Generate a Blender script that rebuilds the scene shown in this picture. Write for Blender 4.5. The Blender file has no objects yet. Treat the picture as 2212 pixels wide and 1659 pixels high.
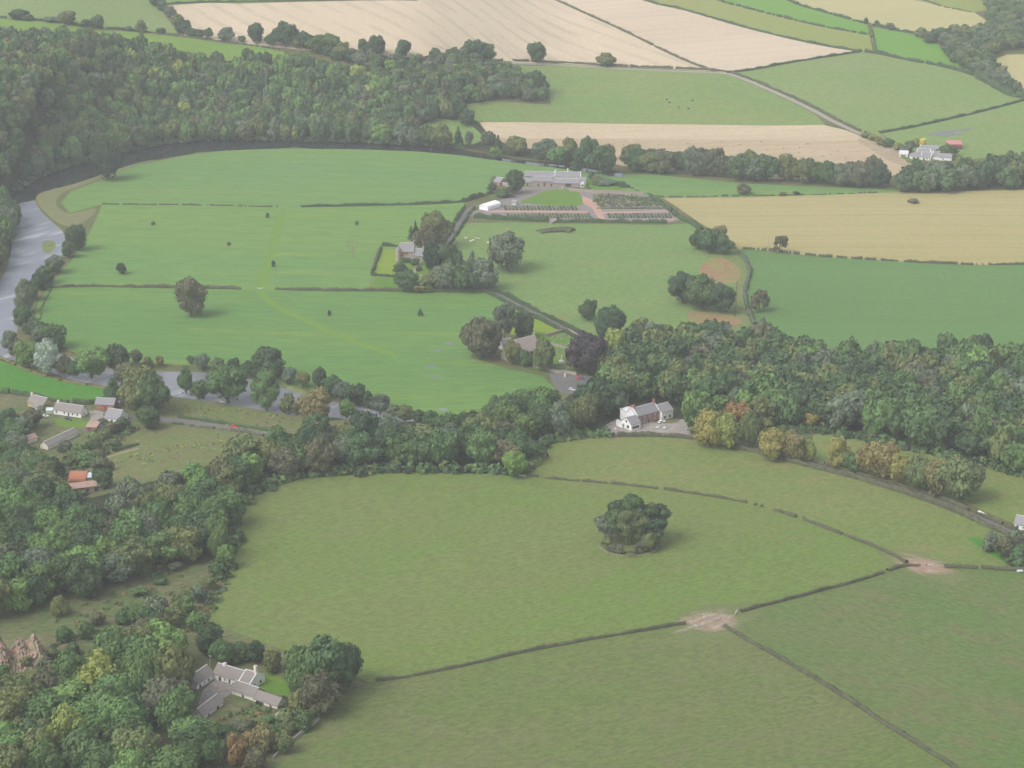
import bpy, math, random
import numpy as np
from mathutils import Vector, Matrix
from mathutils.geometry import delaunay_2d_cdt

SC = bpy.context.scene
COL = SC.collection
RNG = random.Random(7)
rad = math.radians

# ------------------------------------------------------------------ camera model
PW, PH = 2212.0, 1659.0          # image size in pixels; coordinates below are image pixels projected onto the terrain
FOC = 4400.0
PITCH = rad(19.2)
CAMZ = 404.0
ct, st = math.cos(PITCH), math.sin(PITCH)

def ss(x, a, b):
    t = np.clip((x - a) / (b - a), 0.0, 1.0)
    return t * t * (3 - 2 * t)

def rays(p):
    p = np.asarray(p, float).reshape(-1, 2)
    u = (p[:, 0] - PW / 2) / FOC
    v = (p[:, 1] - PH / 2) / FOC
    return np.stack([u, ct - v * st, -st - v * ct], 1)

def flat(p):
    d = rays(p)
    t = -CAMZ / d[:, 2]
    return d[:, :2] * t[:, None]

FARBANK = flat([(-300, 540), (0, 440), (60, 395), (200, 345), (420, 303), (800, 308), (1000, 318), (1240, 350),
                (1440, 372), (1900, 405), (2400, 405)])
SHELF = flat([(-300, 1250), (0, 1150), (200, 1060), (400, 1000), (600, 965), (900, 955), (1150, 930), (1310, 890),
              (1500, 890), (1800, 930), (2000, 985), (2400, 1050)])

def terrain(x, y):
    x = np.asarray(x, float); y = np.asarray(y, float)
    d = y - np.interp(x, FARBANK[:, 0], FARBANK[:, 1])
    wl = 1 - ss(x, -120, 60)
    hl = 65 * ss(d, 5, 190) + 0.05 * np.clip(d - 190, 0, 1800)
    hr = 30 * ss(d, 80, 420) + 0.05 * np.clip(d - 420, 0, 1600)
    d2 = np.interp(x, SHELF[:, 0], SHELF[:, 1]) - y
    hp = 18 * ss(d2, -60, 55) + 0.015 * np.clip(d2 - 55, 0, 900)
    roll = 0.7 * np.sin(x * 0.021 + 1.3) * np.sin(y * 0.017) * ss(np.abs(d - 20), 20, 120)
    return wl * hl + (1 - wl) * hr + hp + roll

def uv(p):
    """image coordinates -> points on the terrain"""
    d = rays(p)
    n = len(d)
    ts = np.linspace(450, 5200, 900)
    X = d[:, 0:1] * ts; Y = d[:, 1:2] * ts; Z = CAMZ + d[:, 2:3] * ts
    g = Z - terrain(X, Y)
    below = g < 0
    i = np.where(below.any(1), below.argmax(1), len(ts) - 1)
    i = np.clip(i, 1, None)
    r = np.arange(n)
    g0, g1 = g[r, i - 1], g[r, i]
    t = ts[i - 1] + (ts[i] - ts[i - 1]) * np.clip(g0 / (g0 - g1 + 1e-9), 0, 1)
    out = d * t[:, None]
    out[:, 2] = terrain(out[:, 0], out[:, 1])
    return out

def u1(px, py):
    return Vector(uv([(px, py)])[0])

def scale_at(pt):
    """image pixels per metre at a world point"""
    depth = pt[1] * ct - (pt[2] - CAMZ) * st
    return FOC / depth

def vscale_at(pt):
    s = scale_at(pt)
    dep = math.atan2(CAMZ - pt[2], pt[1])
    return s * math.cos(dep)

def cr(pts, n=4):
    """Catmull-Rom through image points"""
    P = [np.array(p, float) for p in pts]
    if len(P) < 3: 
        return [tuple(p) for p in P]
    out = []
    for i in range(len(P) - 1):
        a = P[i - 1] if i else 2 * P[0] - P[1]
        b, c = P[i], P[i + 1]
        e = P[i + 2] if i + 2 < len(P) else 2 * P[-1] - P[-2]
        for k in range(n):
            t = k / n
            out.append(tuple(0.5 * ((2 * b) + (c - a) * t + (2 * a - 5 * b + 4 * c - e) * t * t + (3 * b - a - 3 * c + e) * t ** 3)))
    out.append(tuple(P[-1]))
    return out

def pip(poly, x, y):
    inside = np.zeros(len(x), bool)
    n = len(poly)
    j = n - 1
    for i in range(n):
        xi, yi = poly[i]; xj, yj = poly[j]
        if yi != yj:
            c = ((yi > y) != (yj > y)) & (x < (xj - xi) * (y - yi) / (yj - yi) + xi)
            inside ^= c
        j = i
    return inside

# ------------------------------------------------------------------ object helpers
def tag(o, label=None, cat=None, group=None, kind=None):
    if label: o['label'] = label
    if cat: o['category'] = cat
    if group: o['group'] = group
    if kind: o['kind'] = kind
    return o

def empty(name, loc, label=None, cat=None, group=None, rz=0.0):
    o = bpy.data.objects.new(name, None)
    o.empty_display_size = 0.5
    COL.objects.link(o)
    o.location = loc; o.rotation_euler = (0, 0, rz)
    return tag(o, label, cat, group)

def link(name, me, parent=None, loc=None):
    o = bpy.data.objects.new(name, me)
    COL.objects.link(o)
    if parent: o.parent = parent
    if loc is not None: o.location = loc
    return o

def copy_tree(o, parent=None):
    c = o.copy(); COL.objects.link(c); c.parent = parent
    for ch in o.children:
        copy_tree(ch, c)
    return c

def mesh_pd(name, v, f, mat=None, smooth=False, mats=None, idx=None):
    me = bpy.data.meshes.new(name)
    me.from_pydata([tuple(map(float, q)) for q in v], [], [tuple(map(int, q)) for q in f])
    for m in (mats or ([mat] if mat else [])): me.materials.append(m)
    if idx is not None: me.polygons.foreach_set('material_index', np.asarray(idx, np.int32))
    if smooth: me.polygons.foreach_set('use_smooth', np.ones(len(me.polygons), bool))
    me.update()
    return me

def mesh_arr(name, V, Q=None, T=None, mat=None, tint=None):
    """big mesh from arrays: V (n,3), quads Q, triangles T, optional per-vertex tint (n,3)"""
    me = bpy.data.meshes.new(name)
    Q = np.zeros((0, 4), np.int32) if Q is None else np.asarray(Q, np.int32)
    T = np.zeros((0, 3), np.int32) if T is None else np.asarray(T, np.int32)
    me.vertices.add(len(V)); me.vertices.foreach_set('co', np.asarray(V, np.float32).ravel())
    loops = np.concatenate([Q.ravel(), T.ravel()])
    me.loops.add(len(loops)); me.loops.foreach_set('vertex_index', loops)
    nq, nt = len(Q), len(T)
    start = np.concatenate([np.arange(nq) * 4, nq * 4 + np.arange(nt) * 3]).astype(np.int32)
    me.polygons.add(nq + nt); me.polygons.foreach_set('loop_start', start)
    if tint is not None:
        a = me.color_attributes.new('tint', 'FLOAT_COLOR', 'POINT')
        c = np.ones((len(V), 4), np.float32); c[:, :3] = tint
        a.data.foreach_set('color', c.ravel())
    if mat: me.materials.append(mat)
    me.update(calc_edges=True); me.validate()
    return me

class MB:
    """collects boxes, prisms and bars into one mesh"""
    def __init__(s): s.v = []; s.f = []
    def add(s, vs, fs):
        b = len(s.v); s.v += [tuple(x) for x in vs]; s.f += [tuple(i + b for i in q) for q in fs]
    def box(s, o, ax, ay, az):
        o, ax, ay, az = map(Vector, (o, ax, ay, az))
        vs = [o, o + ax, o + ax + ay, o + ay, o + az, o + ax + az, o + ax + ay + az, o + ay + az]
        s.add(vs, [(3, 2, 1, 0), (4, 5, 6, 7), (0, 1, 5, 4), (1, 2, 6, 5), (2, 3, 7, 6), (3, 0, 4, 7)])
    def tube(s, p0, p1, r0, r1, n=7):
        p0, p1 = Vector(p0), Vector(p1); d = (p1 - p0).normalized()
        a = d.orthogonal().normalized(); b = d.cross(a)
        vs = []
        for p, r in ((p0, r0), (p1, r1)):
            vs += [p + (a * math.cos(2 * math.pi * k / n) + b * math.sin(2 * math.pi * k / n)) * r for k in range(n)]
        fs = [(k, (k + 1) % n, n + (k + 1) % n, n + k) for k in range(n)]
        fs += [tuple(reversed(range(n))), tuple(range(n, 2 * n))]
        s.add(vs, fs)
    def build(s, name, mat, parent=None, smooth=False, loc=None):
        return link(name, mesh_pd(name, s.v, s.f, mat, smooth), parent, loc)
# ------------------------------------------------------------------ materials
def new_mat(name):
    m = bpy.data.materials.new(name); m.use_nodes = True
    nt = m.node_tree; b = nt.nodes['Principled BSDF']
    b.inputs['Specular IOR Level'].default_value = 0.15
    b.inputs['Roughness'].default_value = 0.9
    return m, nt, b

def nd(nt, t, **kw):
    n = nt.nodes.new(t)
    for k, v in kw.items():
        if k in n.inputs: n.inputs[k].default_value = v
        else: setattr(n, k, v)
    return n

def noise(nt, vec, scale, detail=3.0, rough=0.6):
    n = nd(nt, 'ShaderNodeTexNoise'); n.inputs['Scale'].default_value = scale
    n.inputs['Detail'].default_value = detail; n.inputs['Roughness'].default_value = rough
    nt.links.new(vec, n.inputs['Vector'])
    return n.outputs['Fac']

def ramp(nt, fac, a, b):
    n = nd(nt, 'ShaderNodeMapRange'); n.interpolation_type = 'SMOOTHSTEP'
    n.inputs['From Min'].default_value = a; n.inputs['From Max'].default_value = b
    nt.links.new(fac, n.inputs['Value']); return n.outputs['Result']

def mul(nt, a, k):
    n = nd(nt, 'ShaderNodeMath', operation='MULTIPLY'); nt.links.new(a, n.inputs[0])
    if isinstance(k, (int, float)): n.inputs[1].default_value = k
    else: nt.links.new(k, n.inputs[1])
    return n.outputs[0]

def mix(nt, fac, a, b, mode='MIX'):
    n = nd(nt, 'ShaderNodeMix'); n.data_type = 'RGBA'; n.blend_type = mode
    if isinstance(fac, (int, float)): n.inputs[0].default_value = fac
    else: nt.links.new(fac, n.inputs[0])
    for s, v in ((6, a), (7, b)):
        if isinstance(v, tuple): n.inputs[s].default_value = (*v[:3], 1)
        else: nt.links.new(v, n.inputs[s])
    return n.outputs[2]

def world_vec(nt, rot=0.0, sx=1.0, sy=1.0):
    g = nd(nt, 'ShaderNodeNewGeometry')
    m = nd(nt, 'ShaderNodeMapping'); m.vector_type = 'TEXTURE'
    m.inputs['Rotation'].default_value = (0, 0, rot)
    m.inputs['Scale'].default_value = (sx, sy, 1)
    nt.links.new(g.outputs['Position'], m.inputs['Vector'])
    return m.outputs['Vector']

GK = 0.56
def ground_mat(name, c1, c2, c3=None, big=0.012, fine=0.35, rot=0.0, stretch=3.0, stripe=None, patch=0.55, fine_amt=0.28, fs=1.8):
    """crop or grass ground. stripe = (angle, period m, strength, colour)"""
    m, nt, b = new_mat(name)
    gk = GK + 0.25 * min(1, max(0, (c1[0] - c1[1] * 0.95) / 0.06))      # greens reflect less than straw and gravel
    def cv(c):
        l = 0.3 * c[0] + 0.6 * c[1] + 0.1 * c[2]
        return tuple(max(0.004, (l + (x - l) * 1.22) * gk) for x in c)
    c1, c2, c3 = cv(c1), cv(c2), c3 and cv(c3)
    v = world_vec(nt)
    vs = world_vec(nt, rot, stretch, 1.0)
    n1 = ramp(nt, noise(nt, vs, big, 4, 0.62), 0.36, 0.64)
    col = mix(nt, n1, c1, c2)
    if c3:
        n2 = ramp(nt, noise(nt, vs, big * 4.2, 5, 0.65), patch - 0.03, patch + 0.17)
        col = mix(nt, n2, col, c3)
    if stripe:
        for k, st_ in enumerate(stripe if isinstance(stripe, list) else [stripe]):
            ang, per, amt, sc_ = st_
            w = nd(nt, 'ShaderNodeTexWave'); w.wave_type = 'BANDS'; w.bands_direction = 'X'
            w.inputs['Scale'].default_value = math.pi / 10.0 / per
            w.inputs['Distortion'].default_value = 0.9; w.inputs['Detail'].default_value = 2
            w.inputs['Detail Scale'].default_value = 0.4
            nt.links.new(world_vec(nt, ang), w.inputs['Vector'])
            f = ramp(nt, w.outputs['Fac'], 0.62, 0.98)
            f = mul(nt, f, ramp(nt, noise(nt, v, 0.02 + k * .01, 3), 0.3, 0.6))
            col = mix(nt, mul(nt, f, amt), col, cv(sc_))
    nf = noise(nt, world_vec(nt, rot, fs, 1.0), fine, 5, 0.75)
    col = mix(nt, 1.0, col, mix(nt, ramp(nt, nf, 0.28, 0.72), (1 - fine_amt,) * 3, (1 + fine_amt,) * 3), 'MULTIPLY')
    nt.links.new(col, b.inputs['Base Color'])
    bp = nd(nt, 'ShaderNodeBump'); bp.inputs['Strength'].default_value = 0.35; bp.inputs['Distance'].default_value = 0.5
    nt.links.new(nf, bp.inputs['Height']); nt.links.new(bp.outputs[0], b.inputs['Normal'])
    return m

def plain_mat(name, c1, c2, scale=1.5, rough=0.85, spec=0.2, detail=4, lo=0.35, hi=0.65, metal=0.0):
    m, nt, b = new_mat(name)
    tc = nd(nt, 'ShaderNodeTexCoord')
    f = ramp(nt, noise(nt, tc.outputs['Object'], scale, detail, 0.65), lo, hi)
    nt.links.new(mix(nt, f, c1, c2), b.inputs['Base Color'])
    b.inputs['Roughness'].default_value = rough; b.inputs['Specular IOR Level'].default_value = spec
    b.inputs['Metallic'].default_value = metal
    return m

def stripe_mat(name, c1, c2, c3, per=0.8, rough=0.6, axis='X', patch=0.3):
    """sheeted or slated roofing: fine courses plus weathering patches"""
    m, nt, b = new_mat(name)
    tc = nd(nt, 'ShaderNodeTexCoord')
    w = nd(nt, 'ShaderNodeTexWave'); w.bands_direction = axis
    w.inputs['Scale'].default_value = math.pi / 10 / per; w.inputs['Distortion'].default_value = 0.4
    nt.links.new(tc.outputs['Object'], w.inputs['Vector'])
    f = ramp(nt, noise(nt, tc.outputs['Object'], 0.35, 4, 0.7), 0.4, 0.62)
    f2 = ramp(nt, noise(nt, tc.outputs['Object'], 2.2, 3, 0.7), 0.35, 0.7)
    col = mix(nt, mul(nt, w.outputs['Fac'], 0.35), c1, c2)
    col = mix(nt, mul(nt, f, patch * 2), col, c3)
    col = mix(nt, mul(nt, f2, 0.35), col, c2)
    nt.links.new(col, b.inputs['Base Color']); b.inputs['Roughness'].default_value = rough
    return m

def leaf_mat(name, attr=None):
    m, nt, b = new_mat(name)
    if attr:
        src = nd(nt, 'ShaderNodeAttribute'); src.attribute_name = attr; c = src.outputs['Color']
    else:
        src = nd(nt, 'ShaderNodeObjectInfo'); c = src.outputs['Color']
    v = world_vec(nt)
    f = ramp(nt, noise(nt, v, 0.32, 4, 0.7), 0.3, 0.7)
    col = mix(nt, 1.0, c, mix(nt, f, (0.80, 0.80, 0.86), (1.20, 1.21, 1.10)), 'MULTIPLY')
    nt.links.new(col, b.inputs['Base Color'])
    b.inputs['Roughness'].default_value = 0.75
    t = nd(nt, 'ShaderNodeBsdfTranslucent'); nt.links.new(col, t.inputs['Color'])
    ms = nd(nt, 'ShaderNodeMixShader'); ms.inputs[0].default_value = 0.22
    out = nt.nodes['Material Output']
    nt.links.new(b.outputs[0], ms.inputs[1]); nt.links.new(t.outputs[0], ms.inputs[2])
    nt.links.new(ms.outputs[0], out.inputs['Surface'])
    return m

def water_mat(name, base, rough, ripple, scale, pale=None):
    m, nt, b = new_mat(name)
    b.inputs['Base Color'].default_value = (*base, 1)
    b.inputs['Roughness'].default_value = rough
    b.inputs['Specular IOR Level'].default_value = 0.5; b.inputs['IOR'].default_value = 1.4
    vv = world_vec(nt, 0.5, 2.2, 1.0)
    n = noise(nt, vv, scale, 5, 0.7)
    bp = nd(nt, 'ShaderNodeBump'); bp.inputs['Strength'].default_value = ripple; bp.inputs['Distance'].default_value = 0.6
    nt.links.new(n, bp.inputs['Height']); nt.links.new(bp.outputs[0], b.inputs['Normal'])
    if pale:                                   # pale streaks painted in for sky glints on the ripples
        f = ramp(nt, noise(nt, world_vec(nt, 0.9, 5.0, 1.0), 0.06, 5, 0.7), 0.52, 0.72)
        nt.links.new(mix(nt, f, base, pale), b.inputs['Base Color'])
    return m

G = {}
UP = math.pi / 2
G['rough'] = ground_mat('rough_grass', (0.15, 0.19, 0.075), (0.20, 0.21, 0.10), (0.22, 0.18, 0.11), big=0.03, fine=0.5, patch=0.5)
G['woodfloor'] = ground_mat('wood_floor', (0.045, 0.06, 0.03), (0.07, 0.075, 0.04), (0.10, 0.085, 0.055), big=0.05, fine=0.6)
G['gold'] = ground_mat('ripe_barley', (0.574, 0.480, 0.360), (0.633, 0.536, 0.412), (0.537, 0.455, 0.342), big=0.006, rot=rad(115), stretch=6,
                       stripe=(rad(28), 26, 0.45, (0.406, 0.361, 0.272)), fine_amt=0.10)
G['goldb'] = ground_mat('ripe_barley_level', (0.575, 0.481, 0.372), (0.633, 0.536, 0.420), (0.537, 0.455, 0.350), big=0.006, rot=rad(20), stretch=6,
                        stripe=(rad(105), 24, 0.3, (0.436, 0.383, 0.292)), fine_amt=0.10)
G['stubble'] = ground_mat('baled_stubble', (0.435, 0.352, 0.249), (0.492, 0.401, 0.290), (0.397, 0.323, 0.232), big=0.008, rot=rad(5), stretch=8,
                          stripe=(rad(95), 14, 0.4, (0.350, 0.284, 0.201)), fine_amt=0.12)
G['stubblepale'] = ground_mat('swathed_stubble', (0.578, 0.490, 0.363), (0.519, 0.431, 0.316), (0.367, 0.320, 0.224), big=0.012, rot=rad(2), stretch=9,
                              stripe=(rad(91), 13, 0.3, (0.431, 0.352, 0.256)), patch=0.62, fine_amt=0.12)
G['tan'] = ground_mat('cut_stubble', (0.396, 0.347, 0.189), (0.423, 0.373, 0.216), (0.369, 0.338, 0.180), big=0.008, rot=rad(0), stretch=10,
                      stripe=[(rad(90), 12, 0.5, (0.324, 0.310, 0.149)), (rad(90), 31, 0.35, (0.306, 0.297, 0.140))], fine_amt=0.10)
G['olive'] = ground_mat('olive_stubble', (0.46, 0.42, 0.24), (0.42, 0.40, 0.215), None, big=0.008, rot=rad(20), stretch=5,
                        stripe=(rad(60), 22, 0.25, (0.38, 0.36, 0.20)), fine_amt=0.10)
G['lightgreen'] = ground_mat('pale_grass_strip', (0.35, 0.42, 0.145), (0.38, 0.41, 0.155), None, big=0.01, rot=rad(-30), stretch=5, fine_amt=0.12)
G['bright'] = ground_mat('lush_grass', (0.19, 0.40, 0.09), (0.23, 0.42, 0.105), None, big=0.01, rot=rad(-30), stretch=5, fine_amt=0.10)
G['strip'] = ground_mat('lush_grass_ridge', (0.235, 0.385, 0.105), (0.27, 0.40, 0.115), None, big=0.01, rot=rad(-20), stretch=5, fine_amt=0.10)
G['hillpasture'] = ground_mat('hill_pasture', (0.249, 0.366, 0.138), (0.303, 0.379, 0.156), (0.320, 0.367, 0.168), big=0.013, rot=rad(-10), stretch=2.5, fine_amt=0.2)
G['hillgrass'] = ground_mat('upland_pasture', (0.308, 0.390, 0.169), (0.279, 0.390, 0.156), None, big=0.012, rot=rad(-10), stretch=2.0, fine_amt=0.18)
lp = dict(big=0.014, rot=rad(-4), stretch=9, fine_amt=0.17, fs=7, stripe=[(rad(87), 9, 0.30, (0.215, 0.400, 0.146)), (rad(84), 23, 0.30, (0.157, 0.327, 0.107))])
G['loop1'] = ground_mat('silage_grass_north', (0.223, 0.367, 0.147), (0.249, 0.383, 0.144), (0.286, 0.395, 0.135), patch=0.56, **lp)
G['loop2'] = ground_mat('silage_grass_middle', (0.220, 0.367, 0.137), (0.254, 0.388, 0.133), (0.296, 0.405, 0.131), patch=0.54, **lp)
G['loop3'] = ground_mat('silage_grass_south', (0.193, 0.338, 0.122), (0.220, 0.360, 0.121), (0.281, 0.392, 0.116), patch=0.56, **lp)
G['smallbright'] = ground_mat('riverside_grass', (0.12, 0.31, 0.07), (0.15, 0.335, 0.075), None, big=0.02, rot=rad(-10), stretch=4, fine_amt=0.12)
G['darkgreen'] = ground_mat('winter_cereal', (0.178, 0.297, 0.115), (0.192, 0.326, 0.129), (0.220, 0.338, 0.135), big=0.011, rot=rad(-4), stretch=5, patch=0.58, fine_amt=0.12)
G['pasture'] = ground_mat('grazed_pasture', (0.240, 0.365, 0.141), (0.272, 0.377, 0.153), (0.296, 0.346, 0.157), big=0.016, rot=rad(10), stretch=2.0, fine_amt=0.2)
fg = dict(big=0.016, rot=rad(22), stretch=1.6, fine=0.55, fine_amt=0.24)
G['front1'] = ground_mat('front_pasture', (0.223, 0.311, 0.106), (0.247, 0.301, 0.122), (0.252, 0.296, 0.127), patch=0.52, **fg)
G['front2'] = ground_mat('front_pasture_upper', (0.242, 0.316, 0.117), (0.271, 0.321, 0.133), (0.304, 0.306, 0.143), patch=0.52, **fg)
G['front3'] = ground_mat('front_pasture_lower', (0.201, 0.265, 0.103), (0.226, 0.260, 0.119), (0.228, 0.250, 0.127), patch=0.52, **fg)
fg['rot'] = rad(-32)
G['front4'] = ground_mat('front_pasture_side', (0.180, 0.263, 0.101), (0.207, 0.257, 0.114), (0.233, 0.245, 0.127), patch=0.52, **fg)
G['meadow'] = ground_mat('rank_meadow', (0.205, 0.27, 0.105), (0.235, 0.25, 0.12), (0.27, 0.235, 0.15), big=0.05, rot=rad(25), stretch=3.0, patch=0.50, fine=0.7, fine_amt=0.3)
G['scrub'] = ground_mat('scrub_ground', (0.17, 0.225, 0.10), (0.22, 0.235, 0.125), (0.30, 0.235, 0.17), big=0.05, rot=rad(20), stretch=3.5, patch=0.52, fine=0.6, fine_amt=0.35)
G['gravelbank'] = ground_mat('river_shingle', (0.27, 0.30, 0.14), (0.30, 0.30, 0.165), (0.36, 0.32, 0.245), big=0.04, fine=0.8)
G['verge'] = ground_mat('dry_verge', (0.235, 0.31, 0.125), (0.29, 0.315, 0.15), None, big=0.06, fine=0.6)
G['lawn'] = ground_mat('mown_lawn', (0.175, 0.320, 0.075), (0.221, 0.336, 0.085), None, big=0.05, stretch=2, fine_amt=0.1)
G['yellowlawn'] = ground_mat('dry_lawn', (0.33, 0.43, 0.10), (0.29, 0.42, 0.095), None, big=0.06, stretch=2, fine_amt=0.1)
G['nursery'] = ground_mat('nursery_gravel', (0.275, 0.255, 0.25), (0.31, 0.28, 0.27), (0.36, 0.29, 0.26), big=0.08, fine=0.8, fine_amt=0.18)
G['redpath'] = ground_mat('red_gravel', (0.45, 0.29, 0.24), (0.48, 0.33, 0.28), None, big=0.1, fine=0.8, fine_amt=0.15)
G['redsoil'] = ground_mat('bare_red_soil', (0.31, 0.195, 0.125), (0.24, 0.26, 0.11), (0.30, 0.20, 0.13), big=0.07, rot=.4, stretch=2, fine=0.5, patch=0.5)
G['mud'] = ground_mat('trampled_mud', (0.38, 0.29, 0.22), (0.31, 0.28, 0.17), (0.46, 0.40, 0.33), big=0.12, rot=rad(22), stretch=3, fine=0.9, patch=0.5)
G['asphalt'] = ground_mat('asphalt', (0.21, 0.205, 0.20), (0.25, 0.24, 0.235), None, big=0.05, fine=1.0, fine_amt=0.12)
G['track'] = ground_mat('farm_track', (0.36, 0.33, 0.29), (0.40, 0.37, 0.33), (0.30, 0.30, 0.20), big=0.08, fine=0.9)
G['yard'] = ground_mat('yard_gravel', (0.34, 0.31, 0.29), (0.39, 0.36, 0.34), (0.31, 0.29, 0.24), big=0.09, fine=0.8)
G['water'] = water_mat('still_river_water', (0.022, 0.023, 0.026), 0.05, 0.10, 0.35)
G['pool'] = water_mat('rippled_river_water', (0.205, 0.218, 0.262), 0.26, 0.60, 0.5, (0.42, 0.43, 0.47))  # pale base colour stands in for the bright sky reflected in the pool
G['lower'] = water_mat('lower_river_water', (0.18, 0.186, 0.21), 0.25, 0.45, 0.5, (0.55, 0.55, 0.56))  # sky reflection put into the base colour, whitish glints into the streaks
G['worn'] = ground_mat('worn_grass', (0.215, 0.372, 0.10), (0.25, 0.375, 0.105), None, big=0.05, fine=0.5, fine_amt=0.12)
G['flood'] = water_mat('flood_water', (0.10, 0.12, 0.10), 0.1, 0.1, 0.3)
M = {}
M['leaf'] = leaf_mat('foliage')
M['woodleaf'] = leaf_mat('wood_foliage', 'tint')
M['bark'] = plain_mat('bark', (0.10, 0.085, 0.065), (0.19, 0.165, 0.135), 3)
M['palebark'] = plain_mat('weathered_bark', (0.24, 0.20, 0.16), (0.34, 0.29, 0.24), 3)
M['white'] = plain_mat('white_render', (0.84, 0.83, 0.81), (0.77, 0.755, 0.73), 0.6)
M['cream'] = plain_mat('cream_render', (0.80, 0.775, 0.70), (0.68, 0.64, 0.55), 0.7)
M['stone'] = plain_mat('sandstone', (0.40, 0.335, 0.29), (0.30, 0.255, 0.225), 1.6)
M['redstone'] = plain_mat('red_sandstone', (0.36, 0.21, 0.17), (0.29, 0.19, 0.155), 1.6)
M['brick'] = plain_mat('red_brick', (0.40, 0.17, 0.115), (0.33, 0.15, 0.11), 2.5)
M['ochre'] = plain_mat('ochre_render', (0.52, 0.40, 0.22), (0.45, 0.33, 0.18), 1.0)
M['slate'] = stripe_mat('slate_roof', (0.215, 0.21, 0.23), (0.28, 0.275, 0.295), (0.25, 0.235, 0.235), per=0.5, rough=0.6)
M['brownslate'] = stripe_mat('brown_slate_roof', (0.22, 0.195, 0.185), (0.28, 0.25, 0.235), (0.19, 0.175, 0.155), per=0.5, rough=0.7)
M['kirkslate'] = stripe_mat('lichened_slate', (0.34, 0.27, 0.245), (0.39, 0.33, 0.31), (0.30, 0.255, 0.22), per=0.6, rough=0.75)
M['ridge'] = plain_mat('ridge_tile', (0.60, 0.59, 0.60), (0.50, 0.49, 0.50), 1.0)
M['rust'] = stripe_mat('rusty_sheet', (0.37, 0.15, 0.085), (0.43, 0.19, 0.11), (0.33, 0.13, 0.075), per=1.0, rough=0.7)
M['rustpale'] = stripe_mat('faded_rusty_sheet', (0.34, 0.235, 0.19), (0.44, 0.36, 0.33), (0.33, 0.15, 0.09), per=1.2, rough=0.7)
M['tin'] = stripe_mat('pale_sheet', (0.50, 0.56, 0.56), (0.62, 0.67, 0.67), (0.44, 0.47, 0.45), per=1.2, rough=0.5)
M['redroof'] = stripe_mat('red_sheet', (0.46, 0.20, 0.185), (0.50, 0.24, 0.22), (0.44, 0.20, 0.18), per=1.0, rough=0.6, patch=0.15)
M['redwall'] = stripe_mat('red_boarding', (0.36, 0.07, 0.07), (0.42, 0.10, 0.09), (0.33, 0.08, 0.07), per=0.6, rough=0.7)
M['glass'] = plain_mat('window_glass', (0.05, 0.055, 0.06), (0.09, 0.095, 0.10), 2, rough=0.15, spec=0.5)
M['frame'] = plain_mat('white_frame', (0.80, 0.79, 0.77), (0.74, 0.73, 0.71), 2)
M['darkwood'] = plain_mat('dark_timber', (0.10, 0.08, 0.065), (0.15, 0.12, 0.10), 2)
M['timber'] = plain_mat('weathered_timber', (0.30, 0.25, 0.19), (0.40, 0.34, 0.27), 2)
M['reddoor'] = plain_mat('red_paint', (0.42, 0.05, 0.05), (0.38, 0.05, 0.05), 2)
M['bluedoor'] = plain_mat('blue_paint', (0.06, 0.09, 0.32), (0.08, 0.11, 0.36), 2)
M['pot'] = plain_mat('clay_chimney', (0.42, 0.16, 0.11), (0.35, 0.14, 0.10), 2)
M['canvas'] = plain_mat('white_canvas', (0.86, 0.86, 0.86), (0.80, 0.80, 0.81), 0.5, rough=0.5)
M['drystone'] = plain_mat('drystone', (0.27, 0.245, 0.215), (0.35, 0.315, 0.28), 1.3)
M['straw'] = plain_mat('straw', (0.50, 0.42, 0.28), (0.40, 0.325, 0.21), 3)
M['rock'] = plain_mat('red_rock', (0.34, 0.235, 0.18), (0.20, 0.205, 0.13), 0.16, detail=8, lo=0.42, hi=0.62)
M['cow'] = plain_mat('white_hide', (0.80, 0.78, 0.73), (0.72, 0.69, 0.63), 1.0)
M['darkcow'] = plain_mat('dark_hide', (0.05, 0.04, 0.035), (0.08, 0.06, 0.05), 1.0)
M['tyre'] = plain_mat('tyre_rubber', (0.03, 0.03, 0.03), (0.045, 0.045, 0.045), 4)
def paint(name, c):
    m = plain_mat(name, c, tuple(x * 0.92 for x in c), 1.0, rough=0.3, spec=0.5); return m
M['carred'] = paint('red_car_paint', (0.62, 0.035, 0.03))
M['carblue'] = paint('blue_car_paint', (0.045, 0.07, 0.14))
M['carsilver'] = paint('silver_car_paint', (0.55, 0.57, 0.58))
M['cargrey'] = paint('grey_car_paint', (0.16, 0.17, 0.18))
M['carwhite'] = paint('white_car_paint', (0.82, 0.82, 0.80))

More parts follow.
